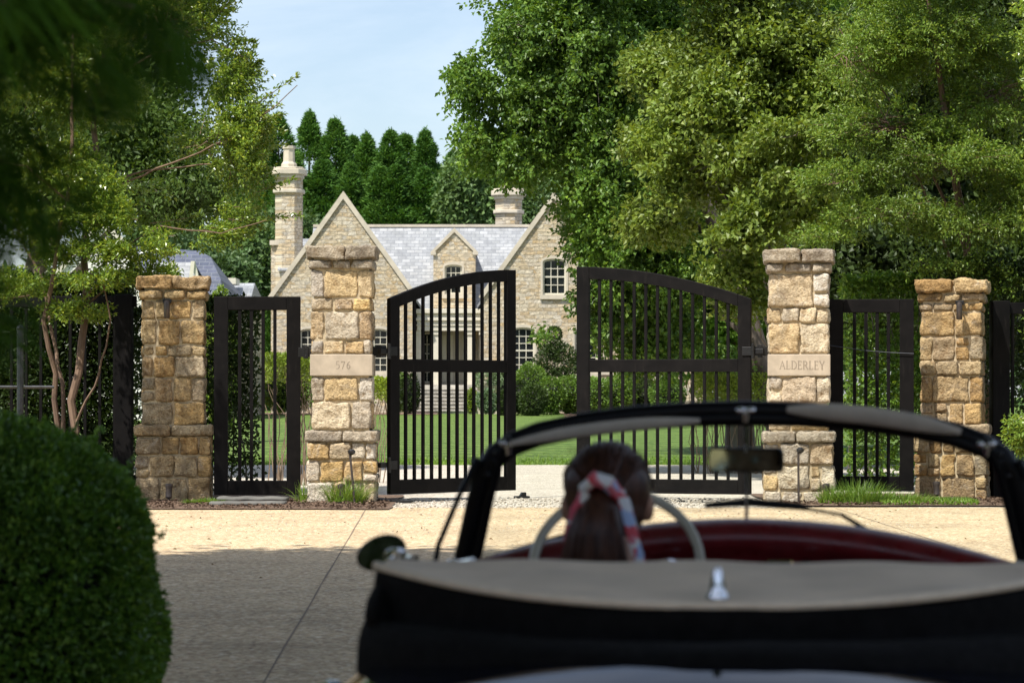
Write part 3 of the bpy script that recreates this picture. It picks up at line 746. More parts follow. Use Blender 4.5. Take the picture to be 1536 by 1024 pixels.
# centre block
YC = 130.6
mb = MB(); a, b = HX(600, YC), HX(752, YC); ez = HZ(459, YC)
cx0, cx1 = HX(622, YC), HX(727, YC)
wall('centre_wall', [(a, GR), (b, GR), (b, ez), (a, ez)], YC, YC+.5, [(HX(633,YC), HX(648,YC), HZ(574,YC), HZ(500,YC), 0), (HX(720,YC), HX(734,YC), HZ(574,YC), HZ(500,YC), 0), (HX(661,YC), HX(702,YC), HZ(577,YC), HZ(498,YC), 0)])
for x0, x1 in ((633, 648), (720, 734)): window(HX(x0,YC), HX(x1,YC), HZ(574,YC), HZ(500,YC), 0, YC, 2, 5, sill=False)
# panelled front doors
mb = MB(); x0, x1, z0, z1 = HX(661,YC), HX(702,YC), HZ(577,YC), HZ(498,YC); mb.box(x0, x1, YC+.12, YC+.2, z0, z1)
d = mb.build('front_door', M['door'], house); mb = MB(); cw = (x1-x0)/4
for i in range(4):
    for (q0, q1) in ((.06, .42), (.48, .94)): mb.box(x0+cw*i+.07, x0+cw*(i+1)-.07, YC+.10, YC+.123, z0+(z1-z0)*q0, z0+(z1-z0)*q1)
mb.build('door_panels', M['frame'], d, bevel=.01)
for q in (-.07, .07): mb = MB(); mb.sphere(((x0+x1)/2+q, YC+.07, z0+1.05), .04); mb.build('door_handle', M['iron'], d)
# main roof
YR = 134.6; rz = HZ(340, YR)
rf = MB(); xa, xb = HX(470, YR), HX(925, YR); y_e = YC-.45; z_e = ez-.25
rf.add([(xa, y_e, z_e), (xb, y_e, z_e), (xb, YR, rz), (xa, YR, rz), (xa, y_e, z_e-.16), (xb, y_e, z_e-.16), (xb, YR, rz-.16), (xa, YR, rz-.16)], [(0,1,2,3), (7,6,5,4), (0,4,5,1), (3,2,6,7), (1,5,6,2), (0,3,7,4)])
rf.add([(xa, YR+.002, rz), (xb, YR+.002, rz), (xb, YR+5, ez), (xa, YR+5, ez)], [(0,1,2,3)])
rf.build('main_roof', M['slate'], house)
mb = MB(); mb.box(xa, xb, YR-.1, YR+.12, rz-.02, rz+.10); mb.build('ridge_tiles', M['trim'], house)
mb = MB(); mb.box(HX(540), HX(800), YR+4.6, YR+5, GR, ez); mb.build('rear_wall', M['house'], house)
# wall dormer
YD = 130.15; x0, x1 = HX(650, YD), HX(713, YD); xm = (x0+x1)/2; zs = HZ(378, YD); zap = HZ(345, YD)
wx = (HX(667,YD), HX(693,YD), HZ(441,YD), HZ(397,YD), .1)
wall('dormer_wall', [(x0, HZ(462, YD)), (x1, HZ(462, YD)), (x1, zs), (xm, zap), (x0, zs)], YD, YD+.4, [wx]); window(*wx, YD, 3, 4)
for q in (x0, x1-.2): mb = MB(); mb.box(q, q+.2, YD+.4, YD+3, HZ(460, YD), zs-.05); mb.build('dormer_cheek', M['house'], house)
cp = MB()
for s in (-1, 1):
    a_ = Vector((xm, zap+.1)); b_ = Vector((xm+s*((x1-x0)/2+.1), zs+.02)); pts = [a_, b_, b_-Vector((0, .17)), a_-Vector((0, .20))]
    if s > 0: pts = pts[::-1]
    cp.prism([(p.x, p.y) for p in pts], YD-.08, YD+.45)
for xx in (x0, x1): cp.box(xx-.12, xx+.12, YD-.10, YD+.45, zs-.13, zs+.02)
cp.build('dormer_coping', M['trim'], house)
rf = MB()
for s in (-1, 1):
    e = xm+s*((x1-x0)/2+.05); rf.add([(xm, YD+.45, zap+.0), (xm, YD+4.2, zap+.0), (e, YD+4.2, zs-.05), (e, YD+.45, zs-.05)], [(0,1,2,3)])
rf.build('dormer_roof', M['slate_side'], house)
# porch
YP = 128.6; x0, x1 = HX(622, YP), HX(729, YP); zl = HZ(577, YP)
mb = MB(); mb.box(x0+.1, x1-.1, YP+.1, YC-.001, HZ(496,YP), HZ(468,YP)); mb.box(x0-.05, x1+.05, YP-.05, YC-.002, HZ(470,YP), HZ(463,YP)); mb.box(x0, x1, YP, YC-.003, HZ(481,YP), HZ(476.5,YP)); mb.box(x0+.06, x1-.06, YP+.05, YC-.004, HZ(488.5,YP), HZ(487,YP))
mb.build('porch_entablature', M['cream'], house, bevel=.02)
for px in (628, 654, 706, 725):
    x = HX(px, YP); r_ = .15; mb = MB()
    mb.box(x-r_, x+r_, YP+.2, YP+.2+2*r_, zl+.15, HZ(502,YP)); mb.box(x-r_-.06, x+r_+.06, YP+.14, YP+.26+2*r_, zl, zl+.15); mb.box(x-r_-.05, x+r_+.05, YP+.15, YP+.25+2*r_, HZ(502,YP), HZ(496,YP)-.002)
    mb.build('column', M['cream'], house, bevel=.012)
st = MB(); x0, x1 = HX(608), HX(734)
mb = MB(); mb.box(x0, x1, 128.4, YC, GR-.2, zl-.002); mb.build('porch_floor', M['step'], house)
nst = 8; zt = zl-.01
for i in range(nst):
    z = zt - (zt-.43)*(i+1)/nst + .001; yy = 128.4-.34*(i+1); st.box(x0, x1, yy, yy+.345+.001*i, GR-.3, z-.05); st.box(x0-.03, x1+.03, yy-.05, yy+.36, z-.05, z+.0005*i)
st.build('front_steps', M['step'], house, bevel=.01)
# chimneys
def chimney(px0, px1, ytop, ybot, Y, pot=True):
    x0, x1 = HX(px0, Y), HX(px1, Y); zc = HZ(ytop, Y); w = x1-x0; xm = (x0+x1)/2; ym = Y+w/2; c = w*.26
    def octa(e, za, zb, mb):
        h = w/2+e; k = c; P = [(-h+k,-h),(h-k,-h),(h,-h+k),(h,h-k),(h-k,h),(-h+k,h),(-h,h-k),(-h,-h+k)]
        vs = [(xm+a, ym+b, za) for a, b in P]+[(xm+a, ym+b, zb) for a, b in P]
        mb.add(vs, [list(range(7, -1, -1)), list(range(8, 16))] + [[i, (i+1) % 8, (i+1) % 8+8, i+8] for i in range(8)])
    mb = MB(); octa(0, HZ(ybot, Y), zc, mb); ch = mb.build('chimney', M['house'], house)
    mb = MB(); octa(.10, zc-.95, zc-.78, mb); octa(.07, zc-.26, zc-.10, mb); octa(.20, zc-.10, zc+.14, mb); octa(.08, zc+.14, zc+.24, mb); mb.build('chimney_cap', M['trim'], ch, bevel=.03)
    if pot:
        mb = MB(); mb.lathe([(.36, .24), (.36, .40), (.27, .52), (.25, 1.08), (.30, 1.12), (.30, 1.24), (.22, 1.25), (.2, .9)], 8, (xm, ym, zc)); mb.build('chimney_pot', M['trim'], ch)
    return ch
chimney(412, 452, 258, 445, 131.0); chimney(743, 783, 290, 345, 136.0)
# left wing behind the gable
YW = 131.5
mb = MB(); mb.box(HX(407,YW), HX(428,YW), YW-.2, YW+6, GR, HZ(368,YW)); mb.build('wing_wall', M['house'], house)
mb = MB(); mb.box(HX(405.5,YW), HX(430,YW), YW-.35, YW+6, HZ(368,YW), HZ(361,YW)); mb.build('wing_coping', M['trim'], house)
rf = MB(); rf.add([(HX(418,YW), YW-.6, HZ(404,YW)), (HX(560,YW), YW-.6, HZ(404,YW)), (HX(560,YW), YW+3, HZ(358,YW+3)), (HX(420,YW), YW+3, HZ(358,YW+3)), (HX(418,YW), YW-.6, HZ(407,YW)), (HX(560,YW), YW-.6, HZ(407,YW)), (HX(560,YW), YW+3, HZ(362,YW+3)), (HX(420,YW), YW+3, HZ(362,YW+3))], [(0,1,2,3), (4,5,1,0), (7,6,5,4), (0,3,7,4)])
rf.build('wing_roof', M['slate'], house)
mb = MB(); mb.box(HX(428,YW), HX(480,YW), YW-.1, YW+.3, GR, HZ(407,YW)); mb.build('wing_front', M['house'], house)
window(HX(424,YW), HX(438,YW), HZ(440,YW), HZ(411,YW), 0, YW-.35, 2, 3)
# far right wing, mostly behind the trees
mb = MB(); mb.box(HX(938), HX(1060), 129.5, 137, GR, HZ(445)); mb.build('right_wing_wall', M['house'], house)
rf = MB(); rf.prism([(129.0-133, EZ-.2), (137.4-133, EZ-.2), (0, HZ(345, 133))], HX(930), HX(1062), M=Matrix.Translation((0, 133, 0)) @ Matrix.Rotation(R(90), 4, 'Z') @ Matrix.Scale(-1, 4, (0, 1, 0)) )
rf.build('right_wing_roof', M['slate'], house)

# ================================================================== ANNEX (slate roofed, behind the left pillar)
YA = 105.0
ax = empty('garden_annex', (0, 0, 0), 0, label='white gabled annex with dark slate roof and small dormers behind the left end pillar', cat='house')
AX = lambda x: HX(x, YA); AZ = lambda y: HZ(y, YA)
wall('gable_wall', [(AX(60), .3), (AX(226), .3), (AX(226), AZ(436)), (AX(188), AZ(366)), (AX(150), AZ(330)), (AX(60), AZ(436))], YA, YA+.4, [(AX(150), AX(172), AZ(560), AZ(500), 0)], M['white_wall'], ax)
window(AX(150), AX(172), AZ(560), AZ(500), 0, YA, 2, 4, ax)
cp = MB()
for (xa_, ya_, xb_, yb_) in ((150, 326, 190, 362), (190, 362, 230, 438), (150, 326, 58, 438)):
    a_ = Vector((AX(xa_), AZ(ya_))); b_ = Vector((AX(xb_), AZ(yb_))); s = 1 if xb_ > xa_ else -1
    pts = [a_, b_, b_-Vector((0, .3)), a_-Vector((0, .3))]
    cp.prism([(p.x, p.y) for p in (pts[::-1] if s > 0 else pts)], YA-.12, YA+.45)
cp.build('bargeboard', M['frame'], ax)
# gambrel roof of the rear range: ridge along x with a hipped right end
rf = MB(); r0 = (AX(120), YA+6, AZ(352)); r1 = (AX(268), YA+6, AZ(364)); 
rf.add([(AX(120), YA+1, AZ(440)), (AX(330), YA+1, AZ(440)), (AX(322), YA+2.2, AZ(415)), (AX(296), YA+4.6, AZ(376)), (AX(272), YA+6, AZ(364)), (AX(120), YA+6, AZ(352)), (AX(120), YA+11, AZ(440)), (AX(330), YA+11, AZ(440))],
       [(0, 1, 2, 3, 4, 5), (1, 7, 2), (2, 7, 3), (3, 7, 4), (4, 7, 6, 5)])
rf.build('roof', M['slate_dark'], ax)
mb = MB(); mb.box(AX(120), AX(328), YA+1.2, YA+10.8, .3, AZ(438)); mb.build('rear_range_wall', M['house'], ax)
for (px0, px1, pyt, pyb) in ((240, 262, 392, 416), (268, 292, 392, 416)):
    x0, x1 = AX(px0), AX(px1); y0_, y1_ = YA+.3, YA+4.2; zt, zb = AZ(pyt), AZ(pyb+6)
    # dormer facing right-front: sloping slate roof with a pale pointed end
    mb = MB(); mb.add([(x0-.5, y0_, zb), (x1, y0_, zb), (x1-.12, y0_+.6, zt), (x0-.5, y0_+.6, zt), (x1+.05, y1_, zb), (x0-.5, y1_, zb)], [(0, 1, 2, 3), (3, 2, 4, 5)]); dm = mb.build('dormer_roof', M['slate'], ax)
    mb = MB(); mb.prism([(x1-.16, zt+.02), (x1-.02, zt+.02), (x1+.16, zb), (x1+.02, zb)][::-1], y0_-.05, y0_+.1); mb.prism([(x1-.16, zt+.02), (x1-.02, zt+.02), (x1-.10, zb), (x1-.24, zb)][::-1], y0_-.12, y0_-.052); mb.build('dormer_trim', M['frame'], dm)
# small far lodge seen between the shrubs
lg = empty('small_lodge', (0, 0, 0), 0, label='small grey roofed outbuilding glimpsed over the left side gate', cat='house')
YL = 115.0; lx = lambda x: HX(x, YL); lz = lambda y: HZ(y, YL)
mb = MB(); mb.box(lx(318), lx(376), YL, YL+5, .3, lz(443)); mb.build('wall', M['house'], lg)
rf = MB(); rf.add([(lx(314), YL-.3, lz(446)), (lx(378), YL-.3, lz(446)), (lx(374), YL+2.5, lz(421)), (lx(320), YL+2.5, lz(421)), (lx(314), YL+5.3, lz(446)), (lx(378), YL+5.3, lz(446))], [(0,1,2,3), (3,2,5,4), (1,5,2), (0,3,4)]); rf.build('roof', M['slate'], lg)
mb = MB(); mb.box(lx(338), lx(354), YL-.1, YL+1.5, lz(426), lz(417)); mb.build('roof_vent', M['frame'], lg)
# ================================================================== VEGETATION
def tree(label, cat, base, name='tree', group=None):
    return empty(name, (0, 0, 0), 0, label=label, cat=cat, group=group)

# --- holly tree on the left, in front of the fence
t = tree('multi-stemmed holly tree with pinkish bark and glossy leaves left of the gate', 'tree', None, 'holly_tree')
Yh = 31.0; tb = MB()
def wp(*a): return [W(x, y, Y) for x, y, Y in a]
limb(tb, wp((108, 775, 34.6), (112, 600, 34.6), (128, 430, 34.8), (136, 260, 34.9), (150, 120, 35.0), (158, -40, 35.1), (170, -260, 35.2)), .058, .022, 8, .02, 1)
limb(tb, wp((92, 775, 34.7), (86, 640, 34.6), (70, 480, 34.4), (96, 300, 34.2), (112, 130, 34.1), (100, -60, 34.0)), .042, .015, 7, .02, 2)
limb(tb, wp((100, 775, 34.8), (96, 600, 34.9), (80, 500, 35.1), (62, 420, 35.2), (20, 330, 35.3)), .035, .012, 6, .02, 3)
limb(tb, wp((112, 640, 34.6), (150, 560, 34.5), (165, 480, 34.4), (150, 400, 34.3)), .018, .008, 5, .03, 4)
for q in ([(137, 300, 34.9), (215, 262, 34.7), (300, 228, 34.6), (380, 190, 34.5), (446, 128, 34.4)], [(134, 285, 34.9), (220, 255, 35.0), (330, 245, 35.1), (400, 262, 35.2)],
          [(130, 420, 34.8), (190, 370, 34.6), (240, 340, 34.4), (330, 350, 34.2), (400, 330, 34.1)], [(130, 440, 34.8), (180, 410, 35.0), (250, 400, 35.1)],
          [(150, 130, 35.0), (230, 80, 34.9), (320, 60, 34.8), (372, 90, 34.8)], [(128, 460, 34.8), (180, 415, 34.6), (230, 375, 34.6)], [(100, 300, 34.2), (40, 250, 34.0), (-20, 240, 33.9)], [(120, 470, 34.8), (60, 440, 34.8), (0, 450, 34.6)]):
    limb(tb, wp(*q), .017, .005, 5, .03, int(q[1][0]))
H = [PL(250, 40, 35.2, 115, 85, .9), PL(330, 110, 35.0, 62, 60, .6), PL(374, 175, 34.8, 40, 34, .45), PL(320, 215, 34.9, 95, 50, .8), PL(352, 255, 34.6, 48, 40, .6), PL(338, 322, 34.6, 58, 34, .6), PL(300, 345, 34.5, 70, 30, .6),
     PL(170, 285, 34.8, 120, 34, 1.0), PL(200, 330, 34.6, 110, 38, 1.0), PL(95, 250, 34.4, 60, 55, .7), PL(130, 130, 35.0, 130, 75, 1.1), PL(60, 330, 34.6, 80, 34, .8), PL(140, 385, 34.6, 90, 26, .7), PL(20, 430, 34.6, 60, 26, .6), PL(220, 410, 34.6, 40, 16, .4), PL(110, 470, 34.6, 60, 16, .4),
     PL(215, 372, 34.3, 80, 24, .6), PL(268, 352, 34.3, 54, 26, .5), PL(150, 420, 34.2, 60, 16, .5), PL(240, -120, 35.2, 170, 120, 1.3), PL(60, -40, 34.6, 130, 120, 1.1), PL(372, 215, 34.6, 28, 24, .4)]
V = crown(H, 3500, 7, per=4, k=13, clump=.15, L=.062, Wd=.027, droop=-.05, flat=.65, gap=-.75, freq=1.5, spread=.42, tipdir=.75, twigs=(tb, 420, .007))
# the long shoots that stand out against the sky
for i, (a, b) in enumerate([((372, 165, 34.6), (448, 112, 34.4)), ((345, 60, 34.9), (382, 62, 34.9)), ((330, 20, 34.9), (352, -8, 34.9)), ((360, 110, 34.9), (392, 92, 34.9)), ((380, 290, 34.6), (440, 268, 34.5)), ((370, 330, 34.6), (452, 322, 34.5)), ((376, 188, 34.6), (425, 170, 34.5))]):
    A, B = np.array(W(*a)), np.array(W(*b)); rng = np.random.RandomState(900+i); n = 95; tt = rng.uniform(0, 1, (n, 1))
    P = A+(B-A)*tt + rng.normal(size=(n, 3))*.035*(1.15-tt); V = np.concatenate([V, leaves(P, (B-A)/np.linalg.norm(B-A)*.8+rng.normal(size=(n, 3))*.5, .065, .028, rng)])
    tb.tube([tuple(A), tuple(B)], [.008, .003], 4)
tb.build('trunk', M['bark_pink'], t, smooth=True); leaf_obj('crown', V, M['leaf_holly'], t)

def simple_tree(label, cat, name, lobes, base, mat, n, seed, L, Wd, trunk_mat='bark_grey', r=.2, group=None, twn=150, twr=.015, limbs=True, **k):
    t = tree(label, cat, None, name, group); tb = MB(); base = Vector(base); lob = lobes
    top = max(lob, key=lambda q: q[2]); c = Vector((sum(q[0] for q in lob)/len(lob), sum(q[1] for q in lob)/len(lob), 0))
    pts = [base, Vector((base.x*.6+c.x*.4, base.y*.6+c.y*.4, base.z+(top[2]-base.z)*.45)), Vector((top[0]*.7+c.x*.3, top[1]*.7+c.y*.3, top[2]))]
    tr = limb(tb, pts, r, r*.18, 9, .03, seed)
    rmax = max(q[3] for q in lob)
    if limbs:
        for i, q in enumerate(lob):
            if q[3] < rmax*.55: continue
            z = base.z + max(.2, (q[2]-base.z)*.62-.3); j = min(range(len(tr)), key=lambda a: abs(tr[a].z-z)); s = tr[j]
            e = Vector(q[:3]); mid = s.lerp(e, .5)+Vector((0, 0, .08*(e-s).length)); limb(tb, [s, mid, e + (e-s)*.12], r*.24, r*.05, 6, .05, seed*31+i)
    V = crown(lobes, n, seed, L=L, Wd=Wd, twigs=(tb, twn, twr), **k)
    tb.build('trunk', M[trunk_mat], t, smooth=True); leaf_obj('crown', V, M[mat], t); return t

# --- big trees right of the house
B = [PL(705, 118, 45, 34, 44, .8), PL(712, 200, 45, 36, 46, .8), PL(790, 40, 45.5, 62, 62, 1.5), PL(808, 150, 45.5, 74, 70, 1.6), PL(775, 232, 45, 50, 40, 1.0), PL(880, 60, 46, 120, 110, 2.4), PL(900, 190, 46, 120, 100, 2.4), PL(908, 268, 45, 56, 52, 1.2), PL(940, 300, 46, 105, 80, 2.2),
     PL(918, 350, 45.4, 62, 55, 1.4), PL(985, 400, 46, 100, 70, 2.0), PL(900, 445, 45, 34, 42, .8), PL(895, 505, 44.8, 34, 42, .7), PL(862, 540, 44.6, 26, 32, .5), PL(960, 480, 46, 75, 50, 1.6), PL(1040, 470, 46, 70, 60, 1.6), PL(830, 500, 44.6, 22, 12, .3), PL(980, 540, 45.5, 50, 22, .9), PL(1090, 520, 45.5, 40, 22, .8),
     PL(860, -120, 46, 170, 130, 2.6), PL(1010, 60, 47, 120, 140, 2.2)]
simple_tree('tall spreading beech with round glossy leaves hanging over the right gate leaf', 'tree', 'beech_tree', B, W(1195, 712, 46), 'leaf_beech', 3600, 21, .088, .062, r=.24, per=6, k=11, clump=.24, droop=.32, gap=-.42, freq=1.0, spread=.5, twr=.010, twn=500)
MP = [PL(1080, 150, 41, 95, 80, 1.6), PL(1150, 60, 41.5, 110, 80, 1.8), PL(1060, 250, 40.5, 80, 55, 1.3), PL(1140, 230, 40.6, 95, 70, 1.5), PL(1100, 330, 40.6, 85, 45, 1.3), PL(1190, 310, 40.6, 80, 50, 1.3), PL(1090, -60, 41.5, 110, 90, 1.8), PL(1230, 150, 41, 80, 90, 1.4), PL(1090, 395, 40.6, 60, 26, .9), PL(1030, 300, 40.3, 50, 36, .8), PL(1000, 210, 42, 60, 44, 1.2), PL(1010, 100, 42.5, 70, 50, 1.4), PL(985, 330, 43, 50, 34, 1.0), PL(1190, 200, 38.6, 60, 30, .9), PL(1215, 270, 38.4, 60, 26, .8), PL(1050, 440, 41, 46, 18, .7), PL(1085, 405, 39.4, 66, 34, .8), PL(1072, 352, 39.0, 64, 36, .7), PL(1120, 330, 39.0, 50, 30, .6), PL(1112, 450, 39.4, 36, 26, .5)]
simple_tree('pale green maple with larger jagged leaves above the ALDERLEY pillar', 'tree', 'maple_tree', MP, W(1185, 735, 41.3), 'leaf_maple', 4000, 33, .088, .066, r=.10, per=5, k=9, clump=.26, droop=.12, flat=.6, gap=-.42, freq=1.3, spread=.55, twr=.009, twn=250)
FH = [PL(1280, 80, 37.5, 110, 70, 1.4), PL(1400, 60, 37.5, 130, 80, 1.6), PL(1500, 140, 37.5, 90, 80, 1.3), PL(1330, 190, 37, 110, 46, 1.3), PL(1430, 240, 37, 120, 42, 1.4), PL(1270, 265, 36.8, 75, 34, .9), PL(1330, 320, 36.6, 100, 34, 1.1), PL(1450, 340, 36.8, 110, 40, 1.2), PL(1240, 355, 36.8, 50, 22, .6), PL(1400, 400, 36.8, 90, 22, .9), PL(1540, 290, 37, 60, 90, .9), PL(1380, -60, 37.5, 190, 90, 2), PL(1500, 420, 36.9, 60, 36, .8), PL(1300, 395, 37.2, 60, 20, .6)]
simple_tree('fine-leaved yellow-green tree with bare pink twigs at the upper right', 'tree', 'fine_leaved_tree', FH, W(1500, 750, 37.8), 'leaf_fine', 3000, 44, .062, .026, 'bark_pink', r=.12, per=5, k=12, clump=.17, droop=.04, flat=.55, gap=-.36, freq=1.5, spread=.45, tipdir=.75, twr=.008, twn=900)
RB = [PL(1495, 395, 34, 44, 26, .6), PL(1545, 330, 34, 40, 40, .6), PL(1560, 480, 34, 34, 50, .6), PL(1530, 440, 34, 22, 22, .3), PL(1548, 650, 33.6, 34, 36, .4), PL(1470, 470, 33.9, 16, 12, .2), PL(1600, 200, 34, 60, 90, .9), PL(1590, 30, 34, 70, 120, 1)]
simple_tree('dark glossy branches hanging at the right edge over the end pillar', 'tree', 'holly_tree', RB, W(1640, 765, 33.5), 'leaf_holly', 700, 55, .062, .03, 'bark_pink', r=.05, limbs=False, per=4, k=12, clump=.15, droop=.1, flat=.8, gap=-.8, spread=.5, twr=.006, twn=120)
# --- denser trees behind them
simple_tree('broad dark tree standing behind the maple and the beech', 'tree', 'tree', [PL(1010, 200, 60, 140, 190, 4), PL(1180, 120, 60, 170, 190, 4), PL(1200, 380, 58, 170, 120, 3.5), PL(1040, 420, 60, 110, 110, 3)], W(1110, 690, 60), 'leaf_beech', 2600, 61, .19, .13, r=.35, per=6, k=9, clump=.5, droop=.2, gap=-.95, spread=.7, twn=60)
simple_tree('broad dark tree standing behind the fine-leaved tree at right', 'tree', 'tree', [PL(1380, 150, 52, 170, 190, 4), PL(1500, 100, 52, 150, 220, 4), PL(1340, 390, 50, 150, 100, 3), PL(1500, 400, 50, 130, 130, 3)], W(1440, 700, 51), 'leaf_dark', 2600, 62, .16, .11, r=.35, per=6, k=9, clump=.45, droop=.2, gap=-1.0, spread=.7, twn=60)
simple_tree('broad dark tree standing behind the left holly tree', 'tree', 'tree', [PL(150, 60, 46, 150, 150, 3), PL(30, 180, 46, 150, 170, 3), PL(190, 210, 44, 130, 90, 2.4), PL(240, 280, 43, 110, 50, 1.8), PL(60, -150, 46, 180, 150, 3), PL(230, -60, 46, 90, 100, 2)], W(20, 700, 46), 'leaf_back', 3600, 63, .10, .06, r=.3, per=6, k=9, clump=.4, droop=.1, gap=-.95, spread=.7, twn=60)

# --- hedges behind the fences
def hedge(label, x0, x1, Y, yt, depth, mat, n, seed, L, Wd, wob=.18, core=True, name='hedge', zb=.05):
    r = empty(name, (0, 0, 0), 0, label=label, cat='hedge'); rng = np.random.RandomState(seed)
    a, b = W(x0, 0, Y).x, W(x1, 0, Y).x; top = W(0, yt, Y).z; nn = n
    P = np.stack([rng.uniform(a, b, nn), Y + depth*rng.uniform(-.5, .5, nn)**1, rng.uniform(zb, 1, nn)*0 + zb + (top-zb)*rng.beta(1.5, 1.1, nn)], 1)
    side = rng.uniform(0, 1, nn); P[:, 1] = np.where(side < .75, Y - depth/2*(rng.uniform(.55, 1.08, nn)), P[:, 1])
    tp = rng.uniform(0, 1, nn) < .18; P[tp, 2] = top + rng.normal(size=tp.sum())*.05
    g = gapfield(P, seed, 2.2); P[:, 1] += g*wob; P[:, 2] += g*wob*.3*(P[:, 2] > top*.8)
    D = rng.normal(size=P.shape)*.7 + np.array([0, -.5, .25])
    leaf_obj('foliage', leaves(P, D, L, Wd, rng), M[mat], r)
    mb = MB(); rnd = random.Random(seed); 
    for i in range(int((b-a)/.22)):
        x = a+(i+.5)*.22; limb(mb, [(x, Y+rnd.uniform(-.1, .1), 0), (x+rnd.uniform(-.12, .12), Y, top*.5), (x+rnd.uniform(-.25, .25), Y-depth*.2, top*.92)], .018, .006, 4, .06, i+seed)
    mb.build('stems', M['bark_grey'], r, smooth=True)
    return r
hedge('tall dark evergreen hedge behind the left picket fence', -160, 205, 37.6, 428, 1.4, 'leaf_dark', 70000, 71, .07, .045)
hedge('dark leafy hedge with light gaps behind the left side gate', 205, 392, 37.2, 462, .9, 'leaf_dark', 9000, 72, .085, .045, .25)
hedge('tall dark hedge behind the right side gate and the end pillar', 1262, 1400, 37.6, 436, 1.1, 'leaf_beech', 8000, 73, .085, .05, .25)
hedge('very dark hedge behind the fence at the right edge', 1380, 1720, 37.4, 400, 1.6, 'leaf_dark', 15000, 74, .07, .045)
def leggy(label, x0, x1, Y, yt, yb, seed, n, mat='leaf_hedge', zcrown=.24):
    r = empty('clipped_hedge', (0, 0, 0), 0, label=label, cat='hedge', group='clipped hedges with bare stems by the gate'); rng = np.random.RandomState(seed); rnd = random.Random(seed)
    a, b = W(x0, 0, Y).x, W(x1, 0, Y).x; top = W(0, yt, Y).z; zc = top*(1-zcrown)
    P = np.stack([rng.uniform(a, b, n), Y+rng.uniform(-.5, .5, n), zc + (top-zc)*rng.beta(2.2, .8, n)], 1); P[:, 2] += gapfield(P, seed, 3)*.04
    leaf_obj('foliage', leaves(P, rng.normal(size=P.shape)*.7+np.array([0, -.2, .5]), .055, .03, rng), M[mat], r)
    mb = MB()
    for i in range(int((b-a)/.028)):
        x = rnd.uniform(a, b); y = Y+rnd.uniform(-.4, .4); limb(mb, [(x, y, 0), (x+rnd.uniform(-.15, .15), y, zc*.7), (x+rnd.uniform(-.28, .28), y-.05, top*.94)], .012, .004, 4, .07, i)
    mb.build('stems', M['twig'], r, smooth=True)
leggy('clipped light green hedge with bare stems left of the 576 pillar', 398, 474, 40, 536, 0, 81, 3200)
leggy('clipped light green hedge with bare stems right of the 576 pillar', 554, 592, 41, 562, 0, 82, 1900)
leggy('yellow-green clipped hedge behind the right edge of the right gate leaf', 1040, 1150, 46, 560, 0, 83, 6500, zcrown=.55)

# --- clipped boxwood at the left front
rngb = np.random.RandomState(17)
r = empty('clipped_boxwood', (0, 0, 0), 0, label='large domed clipped boxwood in the left foreground beside the driveway', cat='shrub')
c = (W(2, 0, 9).x, 9.0, .585)
leaf_obj('foliage', sphere_shell(c, (.49, .52, .585), 85000, 91, .026, .015, 2.6, -.98, .065, .9, .15, (1.25, 26)), M['leaf_box'], r)
mb = MB(); mb.sphere((c[0], c[1], c[2]-.02), (.42, .45, .50), 20); mb.build('shade_core', M['black_core'], r, smooth=True)

# --- house planting
def shrub(label, x, yt, Y, rpx, hpx, mat, seed, n, L=.12, group='rounded shrubs along the house', name='shrub', power=2.0):
    s = Y/F; r = empty(name, (0, 0, 0), 0, label=label, cat='shrub', group=group); top = W(x, yt, Y); zb = gz(Y); h = (top.z-zb)/2
    leaf_obj('foliage', sphere_shell((top.x, Y, zb+h), (rpx*s, rpx*s, h), n, seed, L, L*.6, power, -.95, .10, .8, .14), M[mat], r)
    mb = MB(); mb.sphere((top.x, Y, zb+h*.95), (rpx*s*.8, rpx*s*.8, h*.85), 12); mb.build('shade_core', M['black_core'], r, smooth=True)
    mb = MB()
    return r
SH = [(795, 546, 122, 30, 'leaf_shrub', 'round boxwood dome under the tall ground floor window'), (778, 570, 118, 16, 'leaf_dark', 'low dark shrub at the right foot of the steps'), (826, 566, 119, 22, 'leaf_shrub', 'low rounded shrub second from the steps'),
      (858, 562, 120, 26, 'leaf_shrub', 'low rounded shrub third from the steps, left of the right leaf stile'), (800, 578, 116, 20, 'leaf_dark', 'small dark shrub in front of the round boxwood dome'), (893, 566, 118, 24, 'leaf_shrub', 'low shrub seen through the left bars of the right leaf'), (925, 562, 119, 26, 'leaf_shrub', 'low shrub seen through the middle bars of the right leaf'), (962, 568, 120, 26, 'leaf_dark', 'darker low shrub beyond the centre of the right leaf'), (1000, 566, 118, 26, 'leaf_shrub', 'low shrub beyond the right bars of the right leaf'),
      (615, 560, 122, 14, 'leaf_dark', 'dark shrub at the left foot of the steps'), (598, 556, 124, 18, 'leaf_shrub', 'green shrub beneath the left wall of the porch'), (745, 548, 126.5, 15, 'leaf_dark', 'dark clipped ball beside the right porch column'), (760, 584, 117, 14, 'leaf_dark', 'small dark clump at the right end of the steps')]
for i, (x, y, Y, rp, m, lab) in enumerate(SH): shrub(lab, x, y, Y, rp, 0, m, 100+i, int(2600*(rp/24)**2)+600)
shrub('wide light green hedge mound under the left gable windows', 430, 540, 121, 40, 0, 'leaf_hedge', 130, 5000); shrub('low green hedge mound at the left corner of the house', 500, 560, 120, 36, 0, 'leaf_shrub', 131, 4000)
shrub('pale blue-green shrub in front of the stone urn by the steps', 731, 583, 121, 15, 0, 'leaf_blue', 132, 1500, name='blue_shrub'); shrub('bright green shrub at the left side of the stone urn', 708, 582, 122.5, 8, 0, 'leaf_hedge', 133, 700)
ur = empty('stone_urn', (W(733, 0, 124).x, 124, gz(124)), 0, label='tall stone urn planter with flowers right of the steps', cat='urn')
